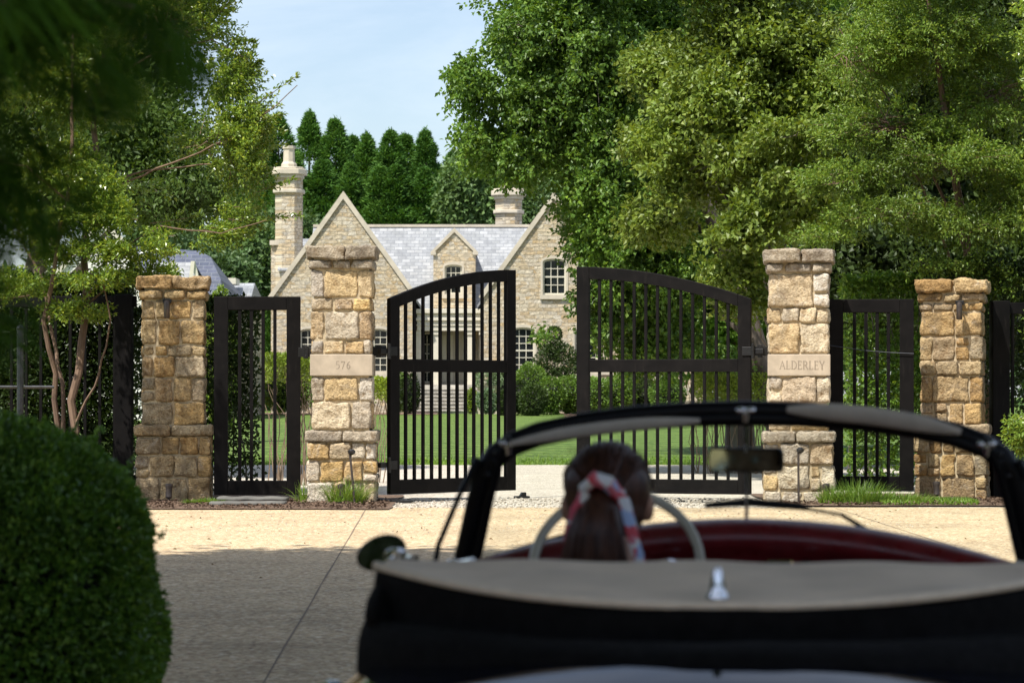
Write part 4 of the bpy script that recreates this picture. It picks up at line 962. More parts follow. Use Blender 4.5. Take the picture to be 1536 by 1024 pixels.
mb = MB(); mb.box(-.45, .45, -.45, .45, 0, .55); mb.lathe([(.30, .55), (.16, .70), (.20, .8), (.48, 1.05), (.55, 1.25), (.50, 1.25), (.4, 1.1)], 14); mb.build('bowl', M['trim'], ur, smooth=True)
leaf_obj('flowers', sphere_shell((0, 0, 1.45), (.6, .6, .4), 900, 134, .12, .07), M['leaf_blue'], ur)
tp = empty('topiary_tree', (0, 0, 0), 0, label='small leafy topiary with a round ball on top by the house corner', cat='tree'); p = W(832, 500, 123)
leaf_obj('crown', np.concatenate([sphere_shell((p.x, 123, p.z-.0), (.30, .30, .28), 900, 140, .09, .055), sphere_shell((p.x+.2, 123, p.z-1.3), (1.1, 1.0, .75), 3000, 141, .12, .08, 2, -1, .25, .9, .3), sphere_shell((p.x-.1, 123, p.z-.62), (.55, .5, .35), 1000, 142, .11, .07, 2, -1, .25, .9, .3)]), M['leaf_dark'], tp)
mb = MB(); limb(mb, [(p.x, 123, gz(123)), (p.x+.05, 123, 1.5), (p.x, 123, p.z)], .07, .03, 7); mb.build('trunk', M['bark_grey'], tp, smooth=True)
shrub('light green leafy tree top over the left side gate beside the small outbuilding', 330, 418, 70, 27, 0, 'leaf_hedge', 143, 6500, .085, None, 'tree', 1.8)

# --- conifer row behind the house
def conifer_mesh(h, r, seed, n):
    """a spire: whorls of rounded, up-swept tufts around a trunk, denser and wider towards the ground"""
    rng = np.random.RandomState(seed); m = n//46
    f = rng.uniform(0, 1, m)**1.1; z = h*(1-f)*1.0
    rad = np.interp(f, [0, .015, .05, .11, .2, .5, 1], [.0, .07, .26, .62, 1.0, 1.75, 2.25])*r/2.25; lump = 1+.22*np.sin(z*2.1+seed)+.1*rng.normal(size=m)
    a = rng.uniform(0, 6.283, m); rr = rad*lump*rng.uniform(.55, 1.0, m)
    C = np.stack([np.cos(a)*rr, np.sin(a)*rr, z], 1); C[:, 2] = np.clip(C[:, 2]-.15*rr, .1, h*.985)
    s = np.interp(f, [0, .05, .15, .4, 1], [.07, .13, .24, .34, .42])[:, None, None]
    q = rng.normal(size=(m, 46, 3)); q = q/np.linalg.norm(q, axis=2, keepdims=True)*rng.uniform(.35, 1, (m, 46, 1))**.5
    P = C[:, None]+q*s*np.array([1.0, 1.0, 1.35])*1.15; out = np.stack([np.cos(a), np.sin(a), np.full(m, .9)], 1)[:, None]
    D = q*.7+out*.6+rng.normal(size=q.shape)*.25
    V = leaves(P.reshape(-1, 3), D.reshape(-1, 3), .27, .085, rng, up=.2)
    tip = np.stack([rng.normal(size=60)*.07, rng.normal(size=60)*.07, h*(.93+.075*rng.uniform(0, 1, 60))], 1)
    V = np.concatenate([V, leaves(tip, rng.normal(size=tip.shape)*.3+np.array([0, 0, 1.]), .30, .07, rng)])
    nn = len(V); return np_mesh('conifer_crown', V.reshape(-1, 3), np.arange(nn*4).reshape(nn, 4))
protos = []
for i in range(3):
    me = conifer_mesh(17.0, 2.25, 300+i, 26000); me.materials.append(M['conifer'])
    mb = MB(); mb.tube([(0, 0, -.2), (.05, 0, 8), (0, 0, 16.6)], [.26, .16, .02], 7); tm = mb.mesh('conifer_trunk'); tm.materials.append(M['bark_grey']); protos.append((me, tm))
CT = [(357, 205, 168), (392, 192, 166), (423, 172, 165), (463, 168, 160), (507, 180, 160), (534, 205, 166), (554, 201, 163), (581, 197, 160), (613, 203, 162), (649, 196, 160), (672, 226, 167), (699, 218, 165), (728, 212, 164), (765, 228, 166), (800, 222, 165), (840, 230, 166), (486, 240, 157), (522, 245, 157), (566, 250, 156.5), (597, 248, 156.5), (631, 252, 157), (440, 235, 157)]
PLACE = ['behind the left chimney pot, its tip half hidden by holly', 'just left of the left chimney', 'first clear spire from the left, behind the chimney', 'tallest spire, just right of the left chimney pot', 'spire above the left gable apex', 'short slim spire right of the gable apex', 'spire with a narrow shoulder, middle of the row', 'full spire above the roof ridge left of centre', 'spire above the dormer gable', 'last tall spire before the beech leaves', 'short spire behind the last tall one', 'spire touching the hanging beech branches']
for i, (x, y, Y) in enumerate(CT):
    me, tm = protos[i % 3]; p = W(x, y, Y); zb = gz(Y); h = p.z-zb
    lab = 'dark green conifer in the row behind the house, ' + (PLACE[i] if i < 12 else 'lower spire in the dense front of the row' if i >= 16 else 'hidden behind the beech and right chimney')
    r = empty('conifer_tree', (p.x, Y, zb), i*1.3, label=' '.join(lab.split()[:16]), cat='tree', group='row of conifers behind the house')
    s = h/17.0; q_ = 1.0+.25*((i*37) % 11)/10; r.scale = (q_, q_*1.05, s); r.rotation_euler = (.018*math.sin(i*5.1), .022*math.sin(i*3.3), i*1.3); 
    link('crown', me, r); link('trunk', tm, r)
for i, (x, y, Y, rx, ry, n) in enumerate([(725, 275, 150, 48, 62, 1500), (300, 400, 145, 60, 40, 1200), (372, 392, 150, 50, 48, 1300), (430, 380, 152, 60, 60, 1200), (250, 380, 150, 60, 55, 1000), (800, 330, 150, 60, 60, 900)]):
    simple_tree(['blue-green round tree left of the right chimney', 'mid green round tree above the side gate and annex roof', 'round tree left of the house chimney base', 'round tree behind the left chimney shaft', 'round tree behind the annex roof ridge', 'round tree behind the right chimney'][i], 'tree', 'broadleaf_tree',
        [PL(x, y, Y, rx, ry), PL(x-rx*.5, y+ry*.5, Y, rx*.6, ry*.7), PL(x+rx*.5, y+ry*.6, Y, rx*.6, ry*.7)], W(x, 610, Y), 'leaf_far', n, 400+i, .34, .20, r=.3, per=5, k=9, clump=.7, droop=.05, gap=-1.0, freq=.5, spread=.8, twn=30, group='rounded trees behind the house')
# far wood closing the horizon
rng = np.random.RandomState(5); n = 60000; P = np.stack([rng.uniform(-140, 150, n), rng.uniform(188, 215, n), np.zeros(n)], 1)
P[:, 2] = (9.5+1.6*np.sin(P[:, 0]*.35)+1.2*np.sin(P[:, 0]*.13+2))*rng.beta(2, 1.1, n)
o = leaf_obj('far_wood', leaves(P, rng.normal(size=P.shape)+np.array([0, -.4, .3]), 1.0, .6, rng), M['leaf_far']); tag(o, 'far wood of mixed trees closing the view behind the house', 'wood', kind='stuff')

# --- overhanging pine at the upper left, 
pt = tree('near pine whose dark blurred needle boughs hang into the upper left corner', 'tree', None, 'pine_tree'); tb = MB()
limb(tb, [(-3.3, 5.2, -.1), (-3.2, 5.2, 3), (-3.3, 5.3, 7), (-3.2, 5.2, 11)], .26, .08, 10, .01, 5)
def bough(a, b, sag, n_tuft, per, L, Wd, seed, hang=.8, spread=.12, r0=.04):
    rng = np.random.RandomState(seed); a, b = np.array(a, float), np.array(b, float)
    t = rng.uniform(.25, 1.02, n_tuft); c = a+(b-a)*t[:, None]; c[:, 2] -= sag*t*t; c += rng.normal(size=c.shape)*spread
    P = c[:, None]+rng.normal(size=(n_tuft, per, 3))*.025; dr = unit(rng.normal(size=(n_tuft, 3))*.5+np.array([.45, -.1, -hang]))
    D = dr[:, None]+rng.normal(size=(n_tuft, per, 3))*.20
    tb.tube([tuple(a+(b-a)*s-np.array([0, 0, sag*s*s])) for s in (0, .25, .5, .75, 1)], [r0, r0*.7, r0*.5, r0*.3, r0*.12], 6)
    return leaves(P.reshape(-1, 3), D.reshape(-1, 3), L, Wd, rng, .02)
NV = [bough((-3.2, 5.2, 2.9), W(20, -40, 4.4), .05, 40, 26, .20, .009, 1, 1.2, .05, .025), bough((-3.2, 5.2, 3.1), W(150, -50, 4.3), .02, 34, 26, .22, .009, 2, 1.3, .04, .02),
      bough((-3.2, 5.2, 2.5), W(200, 10, 5.2), .0, 110, 60, .12, .004, 4, .5, .10, .03), bough((-3.2, 5.2, 2.5), W(200, -50, 5.4), .0, 90, 60, .12, .004, 8, .6, .07, .03),
      bough((-3.2, 5.2, 2.2), W(20, 20, 5.4), .0, 150, 70, .13, .004, 18, .6, .13, .04), bough((-3.2, 5.2, 2.4), W(120, -20, 5.6), .0, 130, 70, .13, .004, 19, .6, .11, .03),
      bough((-3.2, 5.2, 2.0), W(10, 130, 5.6), .05, 150, 70, .13, .004, 5, .5, .12, .03), bough((-3.2, 5.2, 1.7), W(-10, 230, 5.6), .06, 150, 70, .13, .004, 6, .5, .11, .03), bough((-3.2, 5.2, 1.5), W(-20, 340, 5.8), .08, 130, 70, .12, .004, 7, .5, .10, .03)]
for i in range(16):
    a = i*2.4; z = 3.6+i*.5; ln = 2.6-i*.09; NV.append(bough((-3.2, 5.2, z), (-3.2+ln*math.cos(a), 5.2+ln*math.sin(a), z+.2), .3, 70, 40, .2, .014, 30+i, .4, .25, .04))
tb.build('trunk', M['bark_grey'], pt, smooth=True); leaf_obj('needles', NV, M['needle'], pt)

# --- trees whose crowns shade the foreground
for i, (x, y, z, rr, lab) in enumerate([(-4.6, 15.0, 9.2, 4.4, 'tall shade tree left of the driveway, nearest the gate'), (-3.4, 8.2, 9.0, 4.6, 'tall shade tree left of the driveway beside the car'), (-3.0, 1.0, 9.0, 4.6, 'tall shade tree left of the driveway behind the car'), (3.2, 8.4, 10.2, 4.2, 'tall shade tree right of the driveway beside the car'), (4.6, 0.0, 9.5, 4.5, 'tall shade tree right of the driveway behind the car')]):
    lob = [(x, y, z, rr, rr, rr*.62), (x+rr*.45, y+rr*.2, z-.8, rr*.55, rr*.6, rr*.4), (x-rr*.4, y-rr*.4, z-.4, rr*.6, rr*.6, rr*.4), (x+.2*rr, y-.5*rr, z+.6, rr*.6, rr*.6, rr*.45)]
    simple_tree(lab, 'tree', 'shade_tree', lob, (-7.4 if x < 0 else 8.6, y, 0), 'leaf_beech', 1500, 500+i, .24, .17, r=.26, per=6, k=10, clump=.55, droop=.1, gap=-1.3, spread=.8, twn=40, group='shade trees along the driveway')

# --- grasses
def tuft(label, x, y, n, h, rad, seed, name='grass_clump', mat='blade', group='grass clumps at the pillar feet', cat='grass clump', w=.011, lean=.5):
    rng = np.random.RandomState(seed); a = rng.uniform(0, 6.283, n); rr = rad*np.sqrt(rng.uniform(0, 1, n)); Vs = []; Qs = []
    base = np.stack([np.cos(a)*rr, np.sin(a)*rr*.6, np.zeros(n)], 1); out = np.stack([np.cos(a)*rr/rad*lean+rng.normal(size=n)*.25, np.sin(a)*rr/rad*lean*.7+rng.normal(size=n)*.2, np.zeros(n)], 1)
    hh = h*rng.uniform(.5, 1.1, (n, 1)); side = unit(np.stack([-np.sin(a)+rng.normal(size=n)*.6, np.cos(a), np.zeros(n)], 1))*w*.5
    segs = 4; V = np.empty((n, (segs+1)*2, 3))
    for j in range(segs+1):
        t = j/segs; p = base+out*hh*(t**1.6)*1.2; p[:, 2] = (hh[:, 0])*(t-.42*t*t*np.minimum(1.4, np.linalg.norm(out, axis=1)*1.6)); ww = side*(1-t*.92)
        V[:, 2*j] = p-ww; V[:, 2*j+1] = p+ww
    k = (segs+1)*2; Q = np.array([[2*j, 2*j+1, 2*j+3, 2*j+2] for j in range(segs)]); Q = (np.arange(n)[:, None, None]*k+Q[None]).reshape(-1, 4)
    o = link(name, np_mesh(name, V.reshape(-1, 3), Q), None, [M[mat]]); o.location = (x, y, .015); return tag(o, label, cat, group)
tuft('arching green grass clump at the foot of the 576 pillar', -1.90, 32.75, 420, .36, .24, 1)
tuft('tall bright grass clump right of the ALDERLEY pillar foot', 3.98, 32.65, 600, .34, .34, 2)
tuft('small grass clump touching the plinth of the ALDERLEY pillar', 3.66, 32.62, 220, .24, .16, 3)
tuft('low tufted grass before the right side gate', 4.45, 32.85, 800, .17, .38, 4)
tuft('low spreading green mat between the left end pillar and the slabs', -3.50, 32.5, 700, .10, .24, 5, w=.016, lean=.9)
tuft('few thin blades on the mulch left of the 576 pillar', -2.42, 33.0, 90, .28, .1, 6)
def carpet(label, x0, x1, y0, y1, n, h, seed, name='grass'):
    rng = np.random.RandomState(seed); P = np.stack([rng.uniform(x0, x1, n), rng.uniform(y0, y1, n), np.full(n, .02)], 1); P = P[gapfield(P, seed, 3) > -.5]
    for_ = leaves(P, rng.normal(size=P.shape)*.45+np.array([0, 0, 1.]), h, .012, rng, .05); o = leaf_obj(name, for_, M['blade']); tag(o, label, 'grass', kind='stuff')
carpet('short green grass strip in front of the right side gate', 4.2, 5.3, 32.3, 33.2, 7000, .07, 8)
rng = np.random.RandomState(12); n = 30000; X = rng.uniform(-24, 28, n); Yv = 51.2 + rng.exponential(2.2, n)
o = leaf_obj('lawn_edge_grass', leaves(np.stack([X, Yv, np.full(n, 0.0)], 1), rng.normal(size=(n, 3))*.4+np.array([0, 0, 1.]), .07, .02, rng, .05), M['blade']); tag(o, 'short grass blades along the near edge of the lawn', 'grass', kind='stuff')
# leaf litter and stones on the beds
rng = np.random.RandomState(3); n = 2600
P = np.concatenate([np.stack([rng.uniform(-5.4, -1.4, n), rng.uniform(31.25, 33.3, n), rng.uniform(.03, .05, n)], 1), np.stack([rng.uniform(3.1, 8, n), rng.uniform(32.1, 34.2, n), rng.uniform(.03, .05, n)], 1)])
o = leaf_obj('leaf_litter', leaves(P, rng.normal(size=P.shape)*np.array([1, 1, .25]), .05, .028, rng, .1), M['mulch']); tag(o, 'brown bark chips and dead leaves lying on the mulch beds', 'leaf litter', kind='stuff')
mb = MB(); rnd = random.Random(4)
for i in range(1500):
    x = rnd.uniform(-1.4, 3.0); y = 31.6+rnd.random()**1.3*3.2; s = rnd.uniform(.007, .02); mb.sphere((x, y, .006+s*.3), (s, s*rnd.uniform(.6, 1), s*.6), 6)
for i in range(900):
    x = rnd.uniform(-3, 4); y = rnd.uniform(26, 32); s = rnd.uniform(.004, .009); mb.sphere((x, y, .010+s*.3), (s, s, s*.6), 6)
o = mb.build('loose_gravel', M['gravel'], smooth=True); tag(o, 'loose pale gravel stones scattered across the gate opening', 'gravel', kind='stuff')

def long_hedge(label, x0, x1, y0, y1, h, n, seed):  # unseen hedges added to darken what the car mirrors reflect
    r = empty('added_hedge', (0, 0, 0), 0, label=label, cat='hedge', group='unseen hedges added beside and behind the car'); rng = np.random.RandomState(seed)
    P = np.stack([rng.uniform(x0, x1, n), rng.uniform(y0, y1, n), h*rng.beta(1.3, 1, n)], 1); P[:, :2] += gapfield(P, seed, 1.5)[:, None]*.15
    leaf_obj('foliage', leaves(P, rng.normal(size=P.shape)+np.array([0, 0, .2]), .28, .18, rng), M['leaf_dark'], r)
    mb = MB()
    L = max(x1-x0, y1-y0)
    for i in range(int(L/.8)):
        t = (i+.5)*.8/L; p = ((x0+x1)/2, y0+(y1-y0)*t) if y1-y0 > x1-x0 else (x0+(x1-x0)*t, (y0+y1)/2); limb(mb, [(p[0], p[1], 0), (p[0]+.1, p[1], h*.85)], .04, .01, 5, .05, i)
    mb.build('stems', M['bark_grey'], r)
long_hedge('unseen laurel hedge added left of the driveway to darken mirror reflections', -8.6, -6.6, -12, 22, 3.4, 30000, 1)
long_hedge('unseen laurel hedge added along the right side of the driveway', 10.6, 12.4, -12, 26, 3.0, 26000, 2)
long_hedge('unseen laurel hedge added behind the car to darken mirror reflections', -8, 12, -16.5, -14.6, 5.0, 28000, 3)

simple_tree('second holly added at the far left to shade the left end pillar', 'tree', 'holly_tree', [(-6.0, 31.4, 5.4, 1.15, 1.0, .9), (-6.9, 31.8, 4.2, .9, .9, .7), (-5.5, 31.9, 4.5, .6, .6, .45)], (-7.6, 31.6, 0), 'leaf_holly', 330, 77, .062, .028, 'bark_pink', r=.08, per=4, k=12, clump=.15, droop=0, flat=.7, gap=-.5, spread=.45, twr=.006, twn=100)  # extra tree put in to cast dappled shade on the end pillar

# stray shoots on the clipped boxwood
bx = [o for o in bpy.data.objects if o.name == 'clipped_boxwood'][0]; Vb = []; tb = MB()
for i in range(170):
    u = rngb.normal(size=3); u /= np.linalg.norm(u); u[2] = abs(u[2]) if rngb.uniform() < .7 else u[2]
    if u[2] < -.6: continue
    e = (np.abs(u)**2.6).sum()**(-1/2.6); p = np.array([W(2, 0, 9).x, 9.0, .585])+u*e*np.array([.49, .52, .585])*.96; d = u*.6+np.array([0, 0, .6])+rngb.normal(size=3)*.3; d /= np.linalg.norm(d); ln = rngb.uniform(.03, .08)
    tb.tube([tuple(p), tuple(p+d*ln)], [.0015, .0008], 4, cap=False); tt = rngb.uniform(.2, 1.05, (11, 1)); Vb.append(leaves(p+d*tt*ln, d*.5+rngb.normal(size=(11, 3))*.5, .022, .012, rngb))
leaf_obj('shoot_leaves', Vb, M['leaf_box'], bx)
M['dead_leaf'] = foliage('fallen_dry_leaf', [(.10, .055, .02), (.16, .10, .04), (.07, .05, .025), (.12, .13, .03)], .8, .1, spec=.2, bright=1)
rng = np.random.RandomState(23); n = 170; P = np.stack([rng.uniform(-5, 9, n), 31.5-rng.exponential(7, n), np.full(n, .016)], 1)
o = leaf_obj('fallen_leaves', leaves(P, rng.normal(size=P.shape)*np.array([1, 1, .12]), .036, .02, rng, .12, 3), M['dead_leaf']); tag(o, 'scattered dry leaves fallen on the driveway', 'fallen leaves', kind='stuff')
# ================================================================== THE CAR
def paint(name, col, rough=.12, coat=1.0):
    t = NT(name); v = t.coord(); n = t.noise(v, 60, 4)
    t.set(col=col, rough=rough, coat=coat, spec=.13); t.bump(t.noise(v, 3.5, 2), .02, .01); return t.m
M['black_paint'] = paint('black_gloss_paint', (.003, .004, .009), .05, 0); M['black_paint'].node_tree.nodes['Principled BSDF'].inputs['Specular Tint'].default_value = (.42, .55, 1, 1)  # blue tint stands in for blue sky reflected on the deck
M['frame_black'] = paint('black_lacquered_frame', (.006, .006, .007), .38, 0)
M['canvas'] = plain('black_canvas', (.0055, .005, .005), .85, var=.3, scale=30, bump=.5, spec=.12)
M['lining'] = plain('beige_cloth_lining', (.80, .63, .46), .85, var=.10, scale=5, bump=.25)
M['lining_edge'] = plain('pale_beige_piping', (.85, .72, .56), .75, var=.06, scale=40, bump=.2)
M['leather'] = plain('oxblood_leather', (.16, .012, .015), .33, var=.2, scale=14, bump=.25)
M['chrome'] = plain('chrome', (.75, .75, .76), .07, metal=1, var=.02, bump=0)
M['mirror'] = plain('mirror_glass', (.85, .86, .87), .02, metal=1, var=.01, bump=0)
M['dimmed_mirror'] = plain('dimmed_mirror_glass', (.20, .25, .20), .02, metal=1, var=.01, bump=0)  # base colour darkened green to imitate dim reflections of trees
M['ivory'] = plain('ivory_plastic', (.58, .53, .42), .3, var=.04, bump=0, coat=.4)
M['visor'] = plain('grey_beige_visor_cloth', (.48, .44, .38), .8, var=.07, scale=20, bump=.2)
M['rubber'] = plain('tyre_rubber', (.018, .018, .018), .8, var=.2, bump=.3)
M['red_lens'] = plain('red_lamp_lens', (.35, .01, .01), .12, var=.1, bump=0)
M['carpet'] = plain('dark_red_carpet', (.06, .01, .01), .95, var=.3, scale=60, bump=.5)
def glass_mat():
    t = NT('windscreen_glass'); gl = t.node('ShaderNodeBsdfGlossy'); gl.inputs['Roughness'].default_value = .01; tr = t.node('ShaderNodeBsdfTransparent'); tr.inputs[0].default_value = (.93, .96, .94, 1)
    fr = t.node('ShaderNodeFresnel'); fr.inputs[0].default_value = 1.35; mx = t.node('ShaderNodeMixShader'); t.l.new(fr.outputs[0], mx.inputs[0]); t.l.new(tr.outputs[0], mx.inputs[1]); t.l.new(gl.outputs[0], mx.inputs[2]); t.l.new(mx.outputs[0], t.out.inputs['Surface']); M['glass'] = t.m
glass_mat()
YAW = R(-6.4); CO = Vector((.452, 5.79, 0))
car = empty('open_car', CO, YAW, label='black classic open-top car with red dashboard facing the gate', cat='car')
def surf(name, grid, mat, parent=car, skip=None, sub=2, solid=0, close=False):
    nr, nc = len(grid), len(grid[0]); vs = [p for r_ in grid for p in r_]; fs = []
    for i in range(nr-1):
        for j in range(nc - (0 if close else 1)):
            j2 = (j+1) % nc
            if skip and skip(i, j): continue
            fs.append((i*nc+j, i*nc+j2, (i+1)*nc+j2, (i+1)*nc+j))
    mb = MB(); mb.add(vs, fs); o = mb.build(name, mat, parent, smooth=True, angle=180)
    if solid: m = o.modifiers.new('thick', 'SOLIDIFY'); m.thickness = solid; m.offset = 1
    if sub: m = o.modifiers.new('sub', 'SUBSURF'); m.levels = sub; m.render_levels = sub
    return o
ST = [ # v, half width, z centre, z at .35, z at cockpit line .74, crest .88, side, low, sill
 (-2.06,.42,.44,.44,.44,.43,.40,.34,.30), (-1.98,.66,.58,.575,.56,.54,.46,.36,.28), (-1.78,.76,.685,.675,.64,.61,.54,.38,.24), (-1.45,.80,.775,.753,.685,.67,.58,.40,.20),
 (-1.1,.82,.840,.825,.745,.715,.60,.40,.18), (-.80,.82,.862,.85,.765,.725,.60,.40,.17), (-.3,.82,.86,.85,.80,.745,.61,.40,.17), (.3,.82,.87,.86,.815,.76,.62,.40,.17), (.80,.82,.935,.915,.845,.785,.63,.40,.18),
 (1.05,.82,.90,.885,.80,.80,.64,.40,.19), (1.45,.81,.80,.785,.745,.82,.64,.40,.20), (1.85,.77,.68,.665,.655,.755,.60,.39,.22), (2.12,.66,.56,.55,.55,.60,.50,.37,.26), (2.24,.44,.42,.42,.42,.42,.40,.34,.30)]
LF = [0, .35, .74, .88, 1.0, 1.02, .95]
grid = []
for s in ST:
    v, hw, zs = s[0], s[1], s[2:]
    row = [(-hw*LF[j], v, zs[j]) for j in range(6, 0, -1)] + [(0, v, zs[0])] + [(hw*LF[j], v, zs[j]) for j in range(1, 7)]; grid.append(row)
body = surf('body', grid, M['black_paint'], skip=lambda i, j: 5 <= i <= 7 and 4 <= j <= 7)
bake(body)
bm = bmesh.new(); bm.from_mesh(body.data)
WH = [(-1.25, .325), (1.30, .325)]
kill = [f for f in bm.faces if abs(f.calc_center_median().x) > .45 and f.calc_center_median().z < .64 and any((f.calc_center_median().y-a)**2 + (f.calc_center_median().z-b)**2 < .355**2 for a, b in WH)]
bmesh.ops.delete(bm, geom=kill, context='FACES'); bm.to_mesh(body.data); bm.free()
ft = []
for s in ST: ft.append((s[0], s[1]))
mb = MB(); pts = [(-.60, -1.9, .2), (.60, -1.9, .2), (.60, 2.1, .2), (-.60, 2.1, .2)]; mb.box(-.62, .62, -1.9, 2.05, .19, .215); mb.build('underbody', M['rubber'], car)
for (a, b) in WH:
    for s in (-1, 1):
        mb = MB(); mb.tube([(s*.765, a+.36*math.cos(t), b+.36*math.sin(t)) for t in [math.pi*(-.06+1.12*i/22) for i in range(23)]], .022, 8); mb.build('wheel_arch', M['black_paint'], car, smooth=True)
        mb = MB(); mb.lathe([(.34, -.32), (.36, -.30), (.36, 0), (.35, 0)][::1] if s > 0 else [(.35, 0), (.36, 0), (.36, .30), (.34, .32)], 24, (s*.755, a, b), 'x'); mb.build('wheel_well', M['rubber'], car, smooth=True)
        wh = MB(); x = s*.665
        wh.lathe([(.19, -.075), (.29, -.085), (.315, -.06), (.325, 0), (.315, .06), (.29, .085), (.19, .075)], 32, (x, a, b), 'x'); w_ = wh.build('wheel', M['rubber'], car, smooth=True)
        mb = MB(); prof = [(.205, .03), (.205, .088), (.19, .088), (.16, .06), (.12, .07), (.11, .10), (.05, .125), (.01, .13)]
        mb.lathe(prof if s > 0 else [(r_, -h) for r_, h in prof], 28, (x, a, b), 'x'); mb.build('rim', M['chrome'], w_, smooth=True)
# cockpit
mb = MB(); mb.box(-.60, .60, -.80, .86, .222, .25); mb.box(-.615, -.585, -.80, .80, .25, .70); mb.box(.585, .615, -.80, .80, .25, .70); mb.box(-.6, .6, -.83, -.80, .23, .70); mb.build('cabin_lining', M['carpet'], car)
dash = [(.58, .90, .80, .035), ]
N = 24; g = []
for i in range(N+1):
    a = -.64+1.28*i/N; e = (a/.64)**2; vv = .82-.16*e; zt = .982-.100*e
    g.append([(a, vv+.10, zt-.03), (a, vv+.05, zt-.006), (a, vv, zt), (a, vv-.045, zt-.006), (a, vv-.075, zt-.03), (a, vv-.075, zt-.055), (a, vv-.05, zt-.075), (a, vv-.03, zt-.10), (a, vv-.03, zt-.24)])
surf('dashboard', g, M['leather'], sub=1, solid=.004)
mb = MB()
for i in range(3): mb.lathe([(.05, 0), (.05, -.012), (.043, -.014)], 20, (-.30+(i-1)*.125, .735, .845), 'y')
mb.build('gauges', M['chrome'], car, smooth=True)
mb = MB(); mb.box(.05, .11, .70, .745, .875, .895); mb.build('ashtray_lid', M['chrome'], car, bevel=.003)
mb = MB(); mb.lathe([(.012, -.05), (.016, -.03), (.010, 0)], 10, (.14, .735, .885), 'y'); mb.build('dash_knob', M['chrome'], car, smooth=True)
for s, lab in ((-1, None), (1, None)):
    x = s*.285; st = empty('seat', (0, 0, 0)); st.parent = car
    surf('seat_cushion', [[(x-.24, -.05, .40), (x-.22, .42, .44), (x+.22, .42, .44), (x+.24, -.05, .40)], [(x-.23, -.02, .30), (x-.23, .44, .32), (x+.23, .44, .32), (x+.23, -.02, .30)], [(x-.2, 0, .25), (x-.2, .4, .25), (x+.2, .4, .25), (x+.2, 0, .25)]], M['leather'], st, sub=0, close=True)
    mb = MB(); mb.box(x-.23, x+.23, -.05, .43, .30, .42); mb.build('seat_pad', M['leather'], st, bevel=.04, smooth=True)
    mb = MB(); mb.box(-.23, .23, -.05, .05, 0, .46, M=Matrix.Translation((x, -.10, .36)) @ Matrix.Rotation(R(14), 4, 'X')); mb.build('seat_back', M['leather'], st, bevel=.045, smooth=True)
# steering wheel
swc = Vector((-.285, .60, .880)); sw = empty('steering_wheel', swc); sw.parent = car; sw.rotation_euler = (R(62), 0, 0)
mb = MB(); mb.tube([(.190*math.cos(2*math.pi*i/48), .190*math.sin(2*math.pi*i/48), 0) for i in range(49)], .0115, 10, cap=False); mb.build('rim', M['ivory'], sw, smooth=True)
mb = MB()
for a in (-20, 200, 90): mb.tube([(0, 0, -.02), (.1*math.cos(R(a)), .1*math.sin(R(a)), -.01), (.188*math.cos(R(a)), .188*math.sin(R(a)), 0)], [(.012, .005)]*3, 8)
mb.build('spokes', M['ivory'], sw, smooth=True); mb = MB(); mb.lathe([(.02, -.30), (.025, -.05), (.05, -.03), (.055, .0), (.04, .02), (.005, .025)], 20); mb.build('horn_boss', M['ivory'], sw, smooth=True)

# windscreen: top rail, posts, glass
def bend(a, z, lean=.30): return .93 - .20*a*a - (z-.9)*lean
WT = [(-.672, .845), (-.650, .93), (-.628, 1.02), (-.606, 1.10), (-.583, 1.147), (-.545, 1.178), (-.48, 1.203), (-.38, 1.224), (-.26, 1.240), (-.13, 1.249), (0, 1.252)]
path = WT + [(-a, z) for a, z in WT[-2::-1]]
path = [(a, z-.017*min(1, max(0, (z-1.05)/.1))) for a, z in path]
P3 = [Vector((a, bend(a, z), z)) for a, z in path]
wf = empty('windscreen', (0, 0, 0)); wf.parent = car
mb = MB(); rad = []
for (a, z) in path: rad.append((.022, .021) if z > 1.16 else (.026, .023))
mb.tube(P3, rad, 12, flat=(1, 0, 0)); mb.tube([p+Vector((0, -.012, -.019)) for p in P3[4:-4]], [.0175]*(len(P3)-8), 10)
# inner bead on the posts
for s in (-1, 1): mb.tube([Vector((s*a*.955, bend(a, z)-.02, z)) for a, z in WT[:5]], .012, 8)
mb.build('frame', M['frame_black'], wf, smooth=True)
zb_ = lambda a: .955-.095*(a/.64)**2
top = [(a, z) for a, z in path if 1.0 < z]; NG = 24; g = []
tz = lambda a: np.interp(abs(a), [0, .13, .26, .38, .48, .545, .583, .606, .628], [1.246, 1.243, 1.234, 1.218, 1.197, 1.172, 1.141, 1.094, 1.014])
for i in range(NG+1):
    a = -.625+1.25*i/NG; g.append([(a, bend(a, zb_(a)+(tz(a)-zb_(a))*k/6), zb_(a)+(tz(a)-zb_(a))*k/6) for k in range(7)])
surf('glass', g, M['glass'], wf, sub=0)
mb = MB(); mb.tube([(a, bend(a, zb_(a))-.0, zb_(a)-.012) for a in [-.66+1.32*i/24 for i in range(25)]], .014, 8); mb.build('base_seal', M['rubber'], wf, smooth=True)
